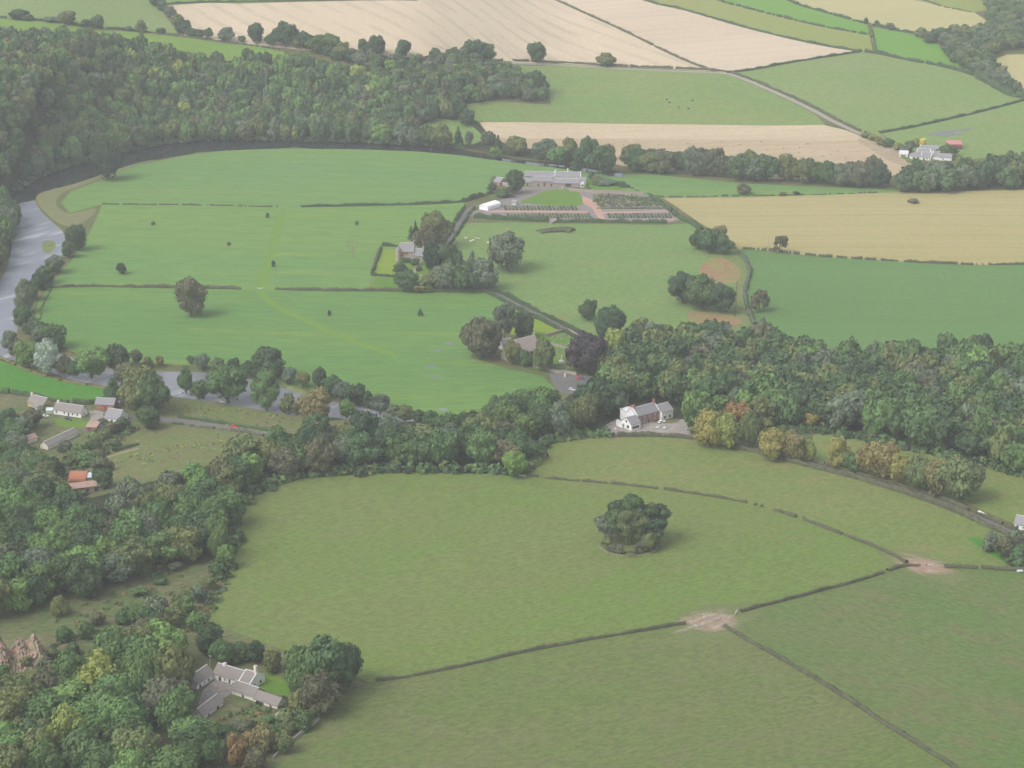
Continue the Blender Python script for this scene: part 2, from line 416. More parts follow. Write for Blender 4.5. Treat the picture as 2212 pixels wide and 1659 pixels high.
def worn_mat(name, cx, cy, R, ax, grass, mud1, mud2, sx=1.0):
    """bare patch that frays out into the grass: wear is a property of the ground itself"""
    m, nt, b = new_mat(name)
    g = nd(nt, 'ShaderNodeNewGeometry')
    mp = nd(nt, 'ShaderNodeMapping'); mp.vector_type = 'TEXTURE'
    mp.inputs['Location'].default_value = (cx, cy, 0); mp.inputs['Rotation'].default_value = (0, 0, ax); mp.inputs['Scale'].default_value = (R * sx, R, 1)
    nt.links.new(g.outputs['Position'], mp.inputs['Vector'])
    sp = nd(nt, 'ShaderNodeSeparateXYZ'); nt.links.new(mp.outputs[0], sp.inputs[0])
    cb = nd(nt, 'ShaderNodeCombineXYZ'); nt.links.new(sp.outputs[0], cb.inputs[0]); nt.links.new(sp.outputs[1], cb.inputs[1])
    ln = nd(nt, 'ShaderNodeVectorMath', operation='LENGTH'); nt.links.new(cb.outputs[0], ln.inputs[0])
    n1 = noise(nt, world_vec(nt, ax, 3.5, 1.0), 0.22, 5, 0.7)
    su = nd(nt, 'ShaderNodeMath', operation='SUBTRACT'); nt.links.new(n1, su.inputs[0]); nt.links.new(mul(nt, ln.outputs['Value'], 0.42), su.inputs[1])
    f = ramp(nt, su.outputs[0], 0.10, 0.30)
    n2 = ramp(nt, noise(nt, world_vec(nt, ax + .3, 4, 1), 0.5, 4, 0.7), 0.45, 0.66)
    col = mix(nt, f, grass, mix(nt, n2, mud1, mud2))
    nf = noise(nt, world_vec(nt), 0.6, 5, 0.75)
    col = mix(nt, 1.0, col, mix(nt, ramp(nt, nf, 0.28, 0.72), (.85,) * 3, (1.15,) * 3), 'MULTIPLY')
    nt.links.new(col, b.inputs['Base Color'])
    return m
# ------------------------------------------------------------------ outlines of the land (image pixels)
L = {}
L['toplane'] = cr([(1040, 128), (1090, 133), (1200, 137), (1300, 143), (1400, 148), (1535, 154), (1570, 158)])
L['golddiv'] = cr([(1060, -60), (1200, 0), (1270, 32), (1350, 68), (1430, 108), (1490, 135), (1535, 152)])
L['goldright'] = cr([(1180, -80), (1390, 0), (1480, 22), (1600, 57), (1700, 82), (1780, 99), (1860, 112)])
L['goldlow'] = cr([(1570, 157), (1620, 152), (1700, 137), (1780, 124), (1860, 112)])
L['stripdiv'] = cr([(1440, -50), (1550, 0), (1590, 12), (1700, 40), (1780, 58), (1878, 76)])
L['brightup'] = cr([(1560, -80), (1700, 0), (1780, 26), (1870, 51), (1960, 70), (2030, 84)])
L['upright'] = cr([(1860, 112), (1900, 117), (1960, 130), (2040, 145), (2110, 165)])
L['hilltrack'] = cr([(1570, 158), (1620, 176), (1700, 211), (1760, 240), (1800, 262), (1870, 294), (1920, 315), (1950, 332)])
L['hilldiv'] = cr([(1900, 287), (1970, 275), (2060, 255), (2140, 236), (2212, 216), (2330, 180)])
L['stubtop'] = cr([(1035, 264), (1150, 264), (1300, 267), (1500, 269), (1650, 271), (1780, 270)])
L['loophedge'] = cr([(222, 441), (300, 442), (400, 443), (500, 445), (600, 447), (700, 446), (800, 444), (900, 442), (960, 439), (1005, 436)])
L['midhedge'] = cr([(105, 621), (200, 619), (300, 621), (400, 622), (560, 625), (700, 628), (860, 629), (960, 630), (1065, 630)])
L['tanlow'] = cr([(1595, 537), (1650, 541), (1720, 549), (1800, 556), (1900, 562), (2000, 568), (2120, 572), (2212, 571), (2350, 568)])
L['burn'] = cr([(1597, 546), (1612, 565), (1620, 590), (1612, 618), (1610, 645), (1620, 680), (1632, 705)])
L['div12'] = cr([(1130, 1026), (1175, 1032), (1220, 1037), (1300, 1043), (1400, 1053), (1480, 1064), (1560, 1076), (1640, 1093), (1720, 1118), (1800, 1147), (1870, 1174), (1930, 1200), (1958, 1217)])
L['div13'] = cr([(795, 1474), (880, 1462), (1000, 1438), (1120, 1411), (1250, 1386), (1380, 1364), (1480, 1347)])
L['div14'] = cr([(1600, 1322), (1680, 1301), (1760, 1280), (1850, 1256), (1920, 1233), (1958, 1223), (2000, 1223)])
L['div24'] = cr([(2000, 1223), (2080, 1226), (2170, 1231), (2300, 1240)])
L['div34'] = cr([(1565, 1354), (1640, 1397), (1720, 1443), (1800, 1491), (1880, 1543), (1960, 1595), (2040, 1645), (2110, 1692)])
L['roadup'] = cr([(1310, 938), (1400, 937), (1480, 941), (1560, 955), (1650, 976), (1740, 1000), (1850, 1028), (1950, 1058), (2030, 1085), (2110, 1118), (2160, 1140), (2260, 1185)])
L['s1edge'] = cr([(440, 1340), (468, 1290), (492, 1235), (500, 1170), (500, 1115), (530, 1080), (620, 1040), (750, 1027), (900, 1022), (1040, 1024), (1130, 1028)])
L['riverN'] = cr([(-120, 465), (0, 430), (60, 395), (120, 368), (200, 345), (300, 322), (420, 303), (600, 303), (800, 308), (900, 312), (1000, 320), (1120, 340), (1240, 352), (1345, 370)])
L['riverS'] = cr([(1345, 380), (1240, 364), (1150, 352), (1060, 341), (1000, 333), (900, 324), (760, 319), (600, 318), (480, 322), (400, 331), (330, 343), (280, 355), (200, 382), (150, 398), (95, 412), (76, 428), (92, 456), (125, 486), (140, 506), (135, 545), (105, 575), (78, 605), (45, 645), (38, 700), (32, 735)])
L['riverW'] = cr([(-60, 770), (-120, 700), (-40, 640), (0, 600), (22, 550), (28, 490), (14, 440)], 3)
L['river2N'] = cr([(-40, 745), (40, 745), (100, 752), (150, 765), (230, 790), (300, 798), (352, 797), (430, 799), (500, 803), (560, 820), (600, 830), (672, 848), (740, 866), (800, 878), (850, 889), (900, 903), (960, 912)])
L['river2S'] = cr([(980, 926), (900, 920), (800, 908), (700, 898), (620, 892), (540, 880), (470, 866), (375, 855), (350, 838), (300, 842), (230, 830), (150, 814), (100, 795), (40, 774), (-60, 772)])

def poly(*items):
    out = []
    for it in items:
        if isinstance(it, str):
            out += L[it[1:]][::-1] if it[0] == '-' else L[it]
        else:
            out.append(it)
    return out

def rnd(pts, n=3):
    """closed outline with its corners rounded off"""
    return cr(pts[-2:] + pts + pts[:2], n)[2 * n:-2 * n]

# (name, material, polygon) - later entries lie over earlier ones
LAND = [
    ('wood_ground', 'woodfloor', poly((-200, 60), (60, 90), (220, 98), (400, 112), (560, 128), (700, 140), (800, 156), (640, 98), (740, 95), (1040, 130), (1105, 150), (1160, 195), (1165, 214), (1010, 232), (985, 262), (1040, 262), (1090, 300), (1240, 340), (1240, 352), '-riverN')),
    ('wood_ground', 'woodfloor', poly((-150, 420), (14, 440), (28, 490), (22, 550), (-150, 650))),
    ('scrub_ground', 'scrub', poly((-150, 840), (240, 860), (330, 850), (470, 868), (700, 900), (900, 918), (1100, 860), (1230, 860), (1320, 745), (1700, 735), (2360, 760), (2360, 1060), (1760, 1000), (1300, 945), (1130, 1028), (620, 1040), (500, 1110), (440, 1340), (800, 1480), (540, 1700), (-150, 1760))),
    ('wood_ground', 'woodfloor', poly((1180, 945), (1220, 862), (1322, 745), (1450, 735), (1680, 740), (1760, 775), (2360, 780), (2360, 1040), (2212, 1022), (2100, 1000), (1860, 950), (1760, 930), (1640, 930), (1500, 938), (1470, 905), (1330, 905), (1300, 940))),
    ('wood_ground', 'woodfloor', poly((500, 1110), (470, 1000), (600, 945), (760, 912), (1000, 905), (1230, 860), (1290, 930), (1180, 952), (1130, 1024), (900, 1020), (750, 1025), (620, 1038), (530, 1078))),
    ('wood_ground', 'woodfloor', poly((-150, 1080), (200, 1075), (470, 1000), (520, 1080), (490, 1170), (400, 1180), (300, 1190), (100, 1290), (-150, 1340))),
    ('upland_ground', 'hillgrass', poly((-200, -80), (300, -60), (330, 10), (350, 25), (385, 72), (300, 66), (150, 52), (0, 38), (-200, 20))),
    ('strip_ground', 'strip', poly((-200, 22), (0, 40), (150, 54), (300, 70), (420, 84), (560, 100), (650, 122), (760, 146), (800, 158), (770, 160), (700, 150), (560, 128), (400, 112), (220, 98), (0, 88), (-200, 80))),
    ('green_ground', 'strip', poly((300, -80), (1060, -60), (900, 0), (640, 3), (450, 4), (350, 8))),
    ('barley_ground', 'gold', poly((352, 12), (450, 6), (640, 4), (900, 2), 'golddiv', (1535, 154), (1400, 147), (1300, 142), (1200, 136), (1090, 131), (900, 125), (800, 118), (690, 112), (560, 98), (400, 78))),
    ('barley_ground', 'goldb', poly('golddiv', (1570, 157), 'goldlow', '-goldright')),
    ('pale_strip_ground', 'lightgreen', poly('goldright', (1886, 112), (1878, 76), '-stripdiv')),
    ('lush_ground', 'bright', poly('stripdiv', (1874, 52), (1780, 26), (1700, 0), (1560, -80))),
    ('olive_ground', 'olive', poly((1560, -80), (1700, 0), (1780, 26), (1870, 51), (1960, 70), (2060, 64), (2140, 50), (2105, 27), (1960, -5), (1760, -70))),
    ('pale_strip_ground', 'lightgreen', poly((1760, -70), (1960, -3), (2100, 26), (2135, 22), (2120, 0), (2000, -70))),
    ('lush_ground', 'bright', poly((1884, 58), (1960, 72), (2020, 88), (2050, 128), (2105, 160), (2000, 138), (1896, 115))),
    ('pasture_ground', 'hillgrass', poly('hilltrack', (1900, 287), 'hilldiv', (2330, 240), (2212, 213), (2160, 190), '-upright', '-goldlow')),
    ('pasture_ground', 'hillgrass', poly('hilldiv', (2360, 340), (2212, 335), (2080, 345), (1960, 335), (1940, 310))),
    ('olive_ground', 'olive', poly((2150, 128), (2175, 118), (2360, 112), (2360, 230), (2250, 215), (2170, 165))),
    ('pasture_ground', 'hillpasture', poly((1105, 140), (1200, 139), (1300, 145), (1400, 150), (1535, 156), (1570, 160), (1620, 180), (1700, 216), (1760, 246), (1782, 268), '-stubtop', (990, 235), (1010, 225), (1190, 226), (1185, 190), (1120, 150))),
    ('pasture_ground', 'hillpasture', poly((905, 275), (940, 255), (1010, 262), (1050, 300), (1020, 312), (940, 312))),
    ('stubble_ground', 'stubble', poly((1050, 285), 'stubtop', (1870, 298), (1945, 330), (1960, 352), (2010, 362), (1900, 385), (1700, 388), (1500, 378), (1345, 358), (1180, 328), (1090, 310))),
    ('swathed_ground', 'stubblepale', poly('stubtop', (1830, 282), (1885, 305), (1700, 303), (1450, 301), (1250, 298), (1100, 300), (1062, 292))),
    ('meadow_ground', 'loop1', poly((1250, 385), (1290, 372), (1400, 376), (1600, 396), (1870, 408), (2000, 414), (1920, 420), (1800, 424), (1640, 424), (1430, 428), (1340, 410))),
    ('cut_ground', 'tan', poly((1432, 428), (1640, 425), (1800, 421), (1920, 416), (2212, 410), (2360, 402), '-tanlow', (1575, 520), (1510, 480), (1455, 442))),
    ('cereal_ground', 'darkgreen', poly('tanlow', (2360, 790), (1700, 790), (1660, 740), (1632, 705), '-burn')),
    ('verge_ground', 'verge', poly((1500, 478), (1555, 520), (1597, 546), 'burn', (1640, 740), (1560, 745), (1590, 690), (1595, 600), (1570, 560))),
    ('pasture_ground', 'pasture', poly((1008, 482), (1100, 480), (1200, 483), (1440, 486), (1490, 482), (1560, 548), (1590, 600), (1585, 690), (1560, 745), (1300, 760), (1280, 735), (1180, 680), (1065, 622), (985, 560), (975, 525))),
    ('red_soil_ground', 'redsoil', rnd([(1530, 560), (1560, 556), (1597, 580), (1592, 608), (1545, 612), (1520, 600), (1510, 580)])),
    ('red_soil_ground', 'redsoil', rnd([(1487, 672), (1560, 678), (1600, 690), (1590, 702), (1520, 700), (1486, 690)])),
    ('shingle_ground', 'gravelbank', rnd([(330, 345), (280, 357), (200, 384), (150, 400), (95, 414), (78, 428), (94, 455), (130, 484), (165, 486), (196, 468), (205, 450), (150, 461), (120, 440), (140, 414), (212, 388), (300, 354)])),
    ('silage_ground', 'loop1', poly((132, 438), (152, 414), (215, 390), (290, 358), (400, 336), (480, 326), (600, 321), (760, 322), (900, 327), (1000, 336), (1060, 345), (1150, 356), (1240, 368), (1300, 378), (1200, 390), (1085, 385), (1062, 410), (1015, 432), '-loophedge', (150, 460))),
    ('silage_ground', 'loop2', poly('loophedge', (985, 480), (960, 520), (930, 590), (900, 629), '-midhedge', (130, 590), (165, 550), (195, 500))),
    ('silage_ground', 'loop3', poly((100, 630), 'midhedge', (1100, 655), (1150, 700), (1060, 720), (1015, 770), (1090, 795), (1170, 812), (1200, 840), (1190, 860), (1090, 870), (985, 912), (930, 905), (850, 885), (740, 860), (672, 842), (600, 822), (540, 800), (430, 790), (330, 785), (220, 782), (150, 755), (110, 735), (75, 695), (82, 650))),
    ('lush_ground', 'smallbright', poly((-150, 760), (-20, 772), (60, 800), (130, 822), (225, 838), (235, 858), (215, 872), (140, 862), (60, 850), (-150, 838))),
    ('meadow_ground', 'meadow', poly((362, 858), (470, 869), (620, 896), (720, 905), (680, 925), (585, 936), (450, 915), (340, 898))),
    ('meadow_ground', 'meadow', poly((360, 916), (470, 930), (575, 946), (530, 975), (430, 1012), (330, 1040), (185, 1030), (205, 990), (290, 935))),
    ('pasture_ground', 'front1', poly('s1edge', 'div12', '-div14', (1540, 1340), '-div13', (740, 1440), (600, 1400))),
    ('pasture_ground', 'front2', poly((1140, 1020), (1180, 955), (1300, 946), (1400, 944), (1480, 948), (1560, 961), (1650, 982), (1740, 1007), (1850, 1036), (1950, 1067), (2030, 1095), (2110, 1128), (2160, 1150), (2280, 1200), (2300, 1240), '-div24', (1958, 1217), '-div12')),
    ('pasture_ground', 'front3', poly('div13', (1540, 1345), 'div34', (2000, 1760), (520, 1760), (560, 1680), (640, 1580), (720, 1510))),
    ('pasture_ground', 'front4', poly('div34', (2400, 1760), (2400, 1250), '-div24', '-div14')),
    ('pasture_ground', 'front2', poly((1755, 930), (1870, 950), (2100, 1002), (2212, 1030), (2360, 1070), (2360, 1190), (2212, 1140), (2100, 1092), (2000, 1055), (1860, 1018), (1760, 990))),
    ('lush_ground', 'smallbright', poly((2088, 1162), (2115, 1160), (2190, 1215), (2195, 1226), (2150, 1205))),
    # gardens, yards
    ('lawn_ground', 'yellowlawn', poly((824, 540), (857, 540), (858, 592), (812, 592))),
    ('garden_ground', 'lawn', rnd([(862, 560), (910, 565), (945, 590), (920, 612), (880, 612), (862, 590)])),
    ('lawn_ground', 'lawn', poly((806, 598), (858, 600), (858, 624), (803, 622))),
    ('nursery_ground', 'nursery', poly((1018, 460), (1050, 446), (1100, 425), (1130, 404), (1165, 402), (1230, 404), (1260, 410), (1330, 414), (1412, 423), (1470, 475), (1440, 482), (1200, 478), (1020, 474))),
    ('lawn_ground', 'lawn', rnd([(1122, 438), (1160, 420), (1180, 411), (1215, 409), (1246, 413), (1258, 430), (1252, 444), (1180, 443)])),
    ('farm_garden_ground', 'lawn', poly((1110, 396), (1165, 396), (1165, 401), (1128, 404))),
    ('farm_garden_ground', 'lawn', poly((1235, 396), (1300, 385), (1345, 404), (1340, 413), (1262, 408))),
    ('red_path', 'redpath', poly((1256, 424), (1272, 428), (1292, 438), (1310, 479), (1296, 479), (1278, 448), (1260, 440))),
    ('red_path', 'redpath', poly((1062, 454), (1170, 455), (1270, 456), (1270, 460), (1170, 459), (1050, 458))),
    ('red_path', 'redpath', poly((1290, 458), (1370, 456), (1455, 454), (1457, 457), (1370, 460), (1290, 462))),
    ('red_path', 'redpath', poly((1296, 476), (1370, 475), (1460, 472), (1455, 476), (1370, 479), (1300, 480))),
    ('churchyard_ground', 'yellowlawn', poly((1102, 698), (1160, 682), (1225, 720), (1150, 730), (1095, 720))),
    ('churchyard_ground', 'lawn', poly((1095, 735), (1160, 722), (1225, 716), (1258, 738), (1250, 790), (1200, 806), (1130, 790), (1090, 765))),
    ('car_park', 'asphalt', rnd([(1185, 808), (1210, 806), (1245, 811), (1290, 815), (1275, 838), (1245, 850), (1210, 846), (1196, 830)])),
    ('inn_yard', 'yard', rnd([(1300, 938), (1308, 918), (1350, 905), (1450, 915), (1476, 905), (1492, 940), (1478, 945), (1400, 941)])),
    ('cottage_garden_ground', 'lawn', poly((118, 905), (170, 905), (192, 912), (180, 925), (120, 920))),
    ('cottage_drive', 'yard', poly((192, 888), (210, 886), (232, 892), (212, 912), (200, 930), (185, 925), (196, 905))),
    ('farm_yard', 'yard', poly((428, 1520), (438, 1492), (464, 1466), (508, 1478), (502, 1496), (440, 1536))),
    ('garden_ground', 'lawn', rnd([(540, 1462), (590, 1455), (630, 1490), (610, 1502), (540, 1478)])),
    ('mud_ground', 'mud1', poly((1440, 1362), (1470, 1325), (1520, 1306), (1590, 1304), (1660, 1300), (1640, 1330), (1600, 1350), (1580, 1380), (1530, 1392), (1470, 1385))),
    ('mud_ground', 'mud2', poly((1890, 1190), (1940, 1185), (2000, 1195), (2040, 1210), (2090, 1250), (2060, 1262), (2010, 1250), (1960, 1232), (1910, 1212))),
    ('track_ground', 'mud', poly((1880, 300), (1950, 330), (1955, 352), (1985, 360), (1960, 362), (1915, 345), (1880, 322), (1850, 300))),
]
_si = [i for i, p in enumerate(L['riverS']) if p[1] > 425 and p[0] < 120][0]
WATER = [
    ('river_water', 'water', [p for p in L['riverN'] if p[0] > -1] + L['riverS'][:_si + 1] + [(14, 440)]),
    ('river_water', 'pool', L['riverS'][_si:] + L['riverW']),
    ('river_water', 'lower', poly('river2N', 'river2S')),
]
PUDDLES = [  # flooded hollows in the fields
    [(2000, 291), (2030, 284), (2070, 279), (2098, 277), (2095, 281), (2060, 287), (2080, 290), (2040, 295)],
    [(959, 744), (970, 740), (983, 741), (975, 746)], [(938, 757), (952, 755), (950, 760), (940, 760)],
    [(915, 791), (940, 791), (942, 794), (925, 794)], [(925, 813), (948, 813), (960, 816), (938, 817)],
    [(955, 880), (970, 885), (960, 888), (942, 884)], [(1572, 154), (1592, 154), (1594, 157), (1570, 157)],
]
ISLETS = [('grassy_bank', 'verge', [(606, 824), (622, 826), (665, 846), (650, 846), (618, 834)]),
          ('grassy_bank', 'verge', [(92, 520), (112, 516), (120, 528), (105, 545), (90, 535)])]

_c = u1(1535, 1343); G['mud1'] = worn_mat('gateway_mud', _c.x, _c.y, 12.5, .35, (0.128, 0.158, 0.058), (0.25, 0.185, 0.13), (0.36, 0.31, 0.25), 1.35)
_c = u1(1990, 1220); G['mud2'] = worn_mat('gateway_mud_upper', _c.x, _c.y, 11.5, -.5, (0.135, 0.162, 0.060), (0.27, 0.18, 0.13), (0.36, 0.29, 0.23), 1.5)
def ribbon(line, w):
    P = uv(line)[:, :2]
    t = np.gradient(P, axis=0); t /= np.linalg.norm(t, axis=1)[:, None] + 1e-9
    n = np.stack([-t[:, 1], t[:, 0]], 1) * w / 2
    return np.concatenate([P + n, (P - n)[::-1]])

L['mainroad'] = cr([(180, 930), (240, 912), (290, 900), (335, 903), (420, 914), (500, 925), (585, 939), (680, 965)])
L['nurserylane'] = cr([(1090, 428), (1050, 442), (1015, 450), (990, 485), (968, 520), (950, 545), (962, 580), (1000, 610), (1065, 632), (1120, 660), (1180, 690), (1235, 718), (1290, 745)])
L['fieldpath'] = cr([(298, 968), (240, 985), (200, 1000), (182, 1010)])
L['gardenpath'] = cr([(908, 560), (902, 575), (892, 592), (905, 600)])
L['cowpath'] = cr([(800, 624), (804, 608), (808, 596)])
ROADS = [('road', 'asphalt', ribbon(L['mainroad'], 7.0)), ('road', 'asphalt', ribbon(L['roadup'], 4.8)),
         ('lane', 'asphalt', ribbon(L['nurserylane'], 3.6)), ('farm_track', 'track', ribbon(L['hilltrack'], 5.0)),
         ('farm_track', 'track', ribbon(cr([(1040, 130), (1090, 135.5), (1200, 139.5), (1300, 145.5), (1400, 150.5), (1535, 156.5), (1570, 159)]), 5.0)),
         ('footpath', 'mud', ribbon(L['fieldpath'], 2.2)), ('footpath', 'yard', ribbon(L['gardenpath'], 2.5)),
         ('footpath', 'verge', ribbon(L['cowpath'], 2.2)),
         ('worn_path', 'worn', ribbon(cr([(560, 628), (575, 645), (610, 668), (680, 700), (760, 735), (860, 770)]), 6.0)),
         ('worn_path', 'worn', ribbon(cr([(612, 450), (600, 490), (585, 550), (570, 600), (562, 622)]), 6.5))]

def build_land():
    polys = [(n, m, uv(p)[:, :2]) for n, m, p in LAND] + ROADS
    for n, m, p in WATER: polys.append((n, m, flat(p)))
    for n, m, p in ISLETS: polys.append((n, m, flat(rnd(p))))
    for p in PUDDLES: polys.append(('flood_water', 'flood', uv(cr(p + [p[0]]))[:-1, :2]))
    V = []; E = []
    for _, _, p in polys:
        b = len(V); k = len(p)
        # resample long edges so they follow the ground
        pts = []
        for i in range(k):
            a, c = p[i], p[(i + 1) % k]
            d = np.linalg.norm(c - a)
            if d < 0.05: continue
            m_ = max(1, int(d // 25))
            pts += [a + (c - a) * j / m_ for j in range(m_)]
        V += [Vector((float(q[0]), float(q[1]))) for q in pts]
        E += [(b + i, b + (i + 1) % len(pts)) for i in range(len(pts))]
    gx = np.arange(-1500, 1501, 26.0); gy = np.arange(150, 3600, 26.0)
    r = np.random.RandomState(3)
    for x in gx:
        for y in gy:
            V.append(Vector((x + r.uniform(-5, 5), y + r.uniform(-5, 5))))
    for x in np.arange(-3000, 3001, 250.0):
        for y in np.arange(-900, 5301, 250.0):
            if not (-1540 < x < 1540 and 110 < y < 3640): V.append(Vector((x, y)))
    vo, _, fo, _, _, _ = delaunay_2d_cdt(V, E, [], 0, 1e-3)
    P = np.array([(q[0], q[1]) for q in vo]); F = np.array([tuple(f) for f in fo], np.int32)
    C = P[F].mean(1)
    owner = np.full(len(F), -1)
    for i, (_, _, p) in enumerate(polys):
        lo, hi = p.min(0), p.max(0)
        s = np.where((C[:, 0] >= lo[0]) & (C[:, 0] <= hi[0]) & (C[:, 1] >= lo[1]) & (C[:, 1] <= hi[1]))[0]
        if len(s): owner[s[pip(p, C[s, 0], C[s, 1])]] = i
    Z = terrain(P[:, 0], P[:, 1])
    nw = len(LAND) + len(ROADS)
    for i in range(nw, nw + len(WATER)):
        vs = np.unique(F[owner == i]); Z[vs] = -1.6
    for i in range(nw + len(WATER), nw + len(WATER) + len(ISLETS)):
        vs = np.unique(F[owner == i]); Z[vs] = np.maximum(Z[vs], -1.2)
    P3 = np.column_stack([P, Z])
    # consistent upward winding
    a, b_, c = P[F[:, 0]], P[F[:, 1]], P[F[:, 2]]
    neg = ((b_ - a)[:, 0] * (c - a)[:, 1] - (b_ - a)[:, 1] * (c - a)[:, 0]) < 0
    F[neg] = F[neg][:, ::-1]
    for i in range(-1, len(polys)):
        f = F[owner == i]
        if not len(f): continue
        used, inv = np.unique(f, return_inverse=True)
        name, mat = ('rough_ground', 'rough') if i < 0 else polys[i][:2]
        me = mesh_arr(name, P3[used], None, inv.reshape(-1, 3), G[mat])
        me.polygons.foreach_set('use_smooth', np.ones(len(me.polygons), bool))
        tag(link(name, me), kind='structure')

build_land()
# ------------------------------------------------------------------ trees
def ico(sub):
    t = (1 + 5 ** .5) / 2
    v = [(-1, t, 0), (1, t, 0), (-1, -t, 0), (1, -t, 0), (0, -1, t), (0, 1, t), (0, -1, -t), (0, 1, -t), (t, 0, -1), (t, 0, 1), (-t, 0, -1), (-t, 0, 1)]
    f = [(0, 11, 5), (0, 5, 1), (0, 1, 7), (0, 7, 10), (0, 10, 11), (1, 5, 9), (5, 11, 4), (11, 10, 2), (10, 7, 6), (7, 1, 8), (3, 9, 4), (3, 4, 2), (3, 2, 6), (3, 6, 8), (3, 8, 9), (4, 9, 5), (2, 4, 11), (6, 2, 10), (8, 6, 7), (9, 8, 1)]
    v = [np.array(q) / np.linalg.norm(q) for q in v]
    for _ in range(sub):
        nf = []; cache = {}
        def mid(a, b):
            k = (min(a, b), max(a, b))
            if k not in cache:
                m = v[a] + v[b]; v.append(m / np.linalg.norm(m)); cache[k] = len(v) - 1
            return cache[k]
        for a, b, c in f:
            x, y, z = mid(a, b), mid(b, c), mid(c, a)
            nf += [(a, x, z), (b, y, x), (c, z, y), (x, y, z)]
        f = nf
    return np.array(v), np.array(f, np.int32)

ICO1 = ico(1)

def leaf_quads(pts, nrm, size, r):
    """one slightly folded leaf-clump face per point"""
    n = len(pts)
    up = r.normal(size=(n, 3))
    a = np.cross(nrm, up); a /= np.linalg.norm(a, axis=1)[:, None] + 1e-9
    b = np.cross(nrm, a)
    s = (size * r.uniform(0.55, 1.35, n))[:, None]
    e = r.uniform(0.6, 1.0, (n, 1))
    V = np.stack([pts - a * s - b * s * e, pts + a * s - b * s * e * .8, pts + a * s * .8 + b * s * e + nrm * s * .35, pts - a * s + b * s * e * .9], 1).reshape(-1, 3)
    Q = np.arange(n * 4, dtype=np.int32).reshape(-1, 4)
    return V, Q

def crown(seed, kind='oak', nleaf=1900, leaf=0.034):
    """unit crown: height 1 (incl. clear stem), width 1"""
    r = np.random.RandomState(seed)
    lobes = []
    if kind in ('oak', 'tall', 'bush', 'sparse'):
        cz, hz = {'oak': (0.525, 0.465), 'tall': (0.53, 0.46), 'bush': (0.45, 0.50), 'sparse': (0.58, 0.40)}[kind]
        nl = {'oak': 21, 'tall': 19, 'bush': 11, 'sparse': 12}[kind]
        for i in range(nl):
            d = r.normal(size=3); d /= np.linalg.norm(d)
            if d[2] < -0.8: d[2] *= -0.6
            rr = r.uniform(0.13, 0.215) * (0.8 if kind == 'sparse' else 1)
            k = r.uniform(0.62, 0.90)
            c = np.array([d[0] * (0.5 - rr * .75) * k * 1.12, d[1] * (0.5 - rr * .75) * k * 1.12, cz + d[2] * (hz - rr * .6) * k])
            lobes.append((c, rr * np.array([1, 1, 0.85])))
        if kind != 'sparse':
            lobes.append((np.array([0, 0, cz - 0.02]), np.array([0.30, 0.30, hz * 0.72])))
    elif kind == 'conifer':
        for i in range(9):
            z = 0.12 + 0.84 * i / 9; w = 0.46 * (1 - (z - 0.08)) ** 0.85 + 0.03
            for k in range(3 if i < 6 else 1):
                a = r.uniform(0, 6.28); q = w * (0.45 if i < 6 else 0.05)
                lobes.append((np.array([q * math.cos(a), q * math.sin(a), z]), np.array([w * .62, w * .62, 0.085])))
    elif kind == 'pine':
        for i in range(15):
            a = r.uniform(0, 6.28); q = r.uniform(0.08, 0.36); z = r.uniform(0.36, 0.94)
            lobes.append((np.array([q * math.cos(a), q * math.sin(a), z]), np.array([r.uniform(.16, .24), r.uniform(.16, .24), r.uniform(.07, .11)])))
    if kind in ('oak', 'tall', 'bush'):
        for c0, r0 in list(lobes[:-1]):          # smaller boughs breaking the outline
            for _ in range(3):
                d = r.normal(size=3); d /= np.linalg.norm(d); d[2] = abs(d[2]) if r.rand() < .6 else d[2]
                lobes.append((c0 + d * r0 * .85, r0 * r.uniform(.36, .58)))
    area = np.array([l[1][0] * l[1][2] for l in lobes]); cnt = (nleaf * 1.35 * area / area.sum()).astype(int)
    P = []; N = []
    for (c, rad3), n in zip(lobes, cnt):
        d = r.normal(size=(n, 3)); d /= np.linalg.norm(d, axis=1)[:, None]
        p = c + d * rad3 * (0.86 + .22 * r.rand(n, 1) + .16 * r.exponential(.5, (n, 1)).clip(0, 2))
        keep = np.ones(n, bool)
        for c2, r2 in lobes:
            if c2 is c: continue
            keep &= (((p - c2) / r2) ** 2).sum(1) > 0.60
        P.append(p[keep]); N.append(d[keep])
    P = np.concatenate(P); N = np.concatenate(N)
    N = N + r.normal(size=N.shape) * 0.42; N /= np.linalg.norm(N, axis=1)[:, None]
    V, Q = leaf_quads(P, N, leaf, r)
    T = []; VV = [V]; off = len(V)
    for c, r3 in lobes:
        iv, it = ICO1
        w = iv * (1 + r.uniform(-.12, .12, (len(iv), 1)))
        VV.append(c + w * r3 * 0.80); T.append(it + off); off += len(iv)
    VV = np.concatenate(VV)
    lo, hi = {'oak': (.07, 1), 'tall': (.07, 1), 'bush': (-.03, 1), 'sparse': (.18, 1), 'conifer': (.04, 1), 'pine': (.38, 1)}[kind]
    z0, z1 = np.quantile(VV[:, 2], (.004, .996)); w = np.quantile(np.abs(VV[:, :2]), .985)
    VV[:, 2] = lo + (VV[:, 2] - z0) / (z1 - z0) * (hi - lo); VV[:, :2] *= .5 / w
    return VV, Q, np.concatenate(T)

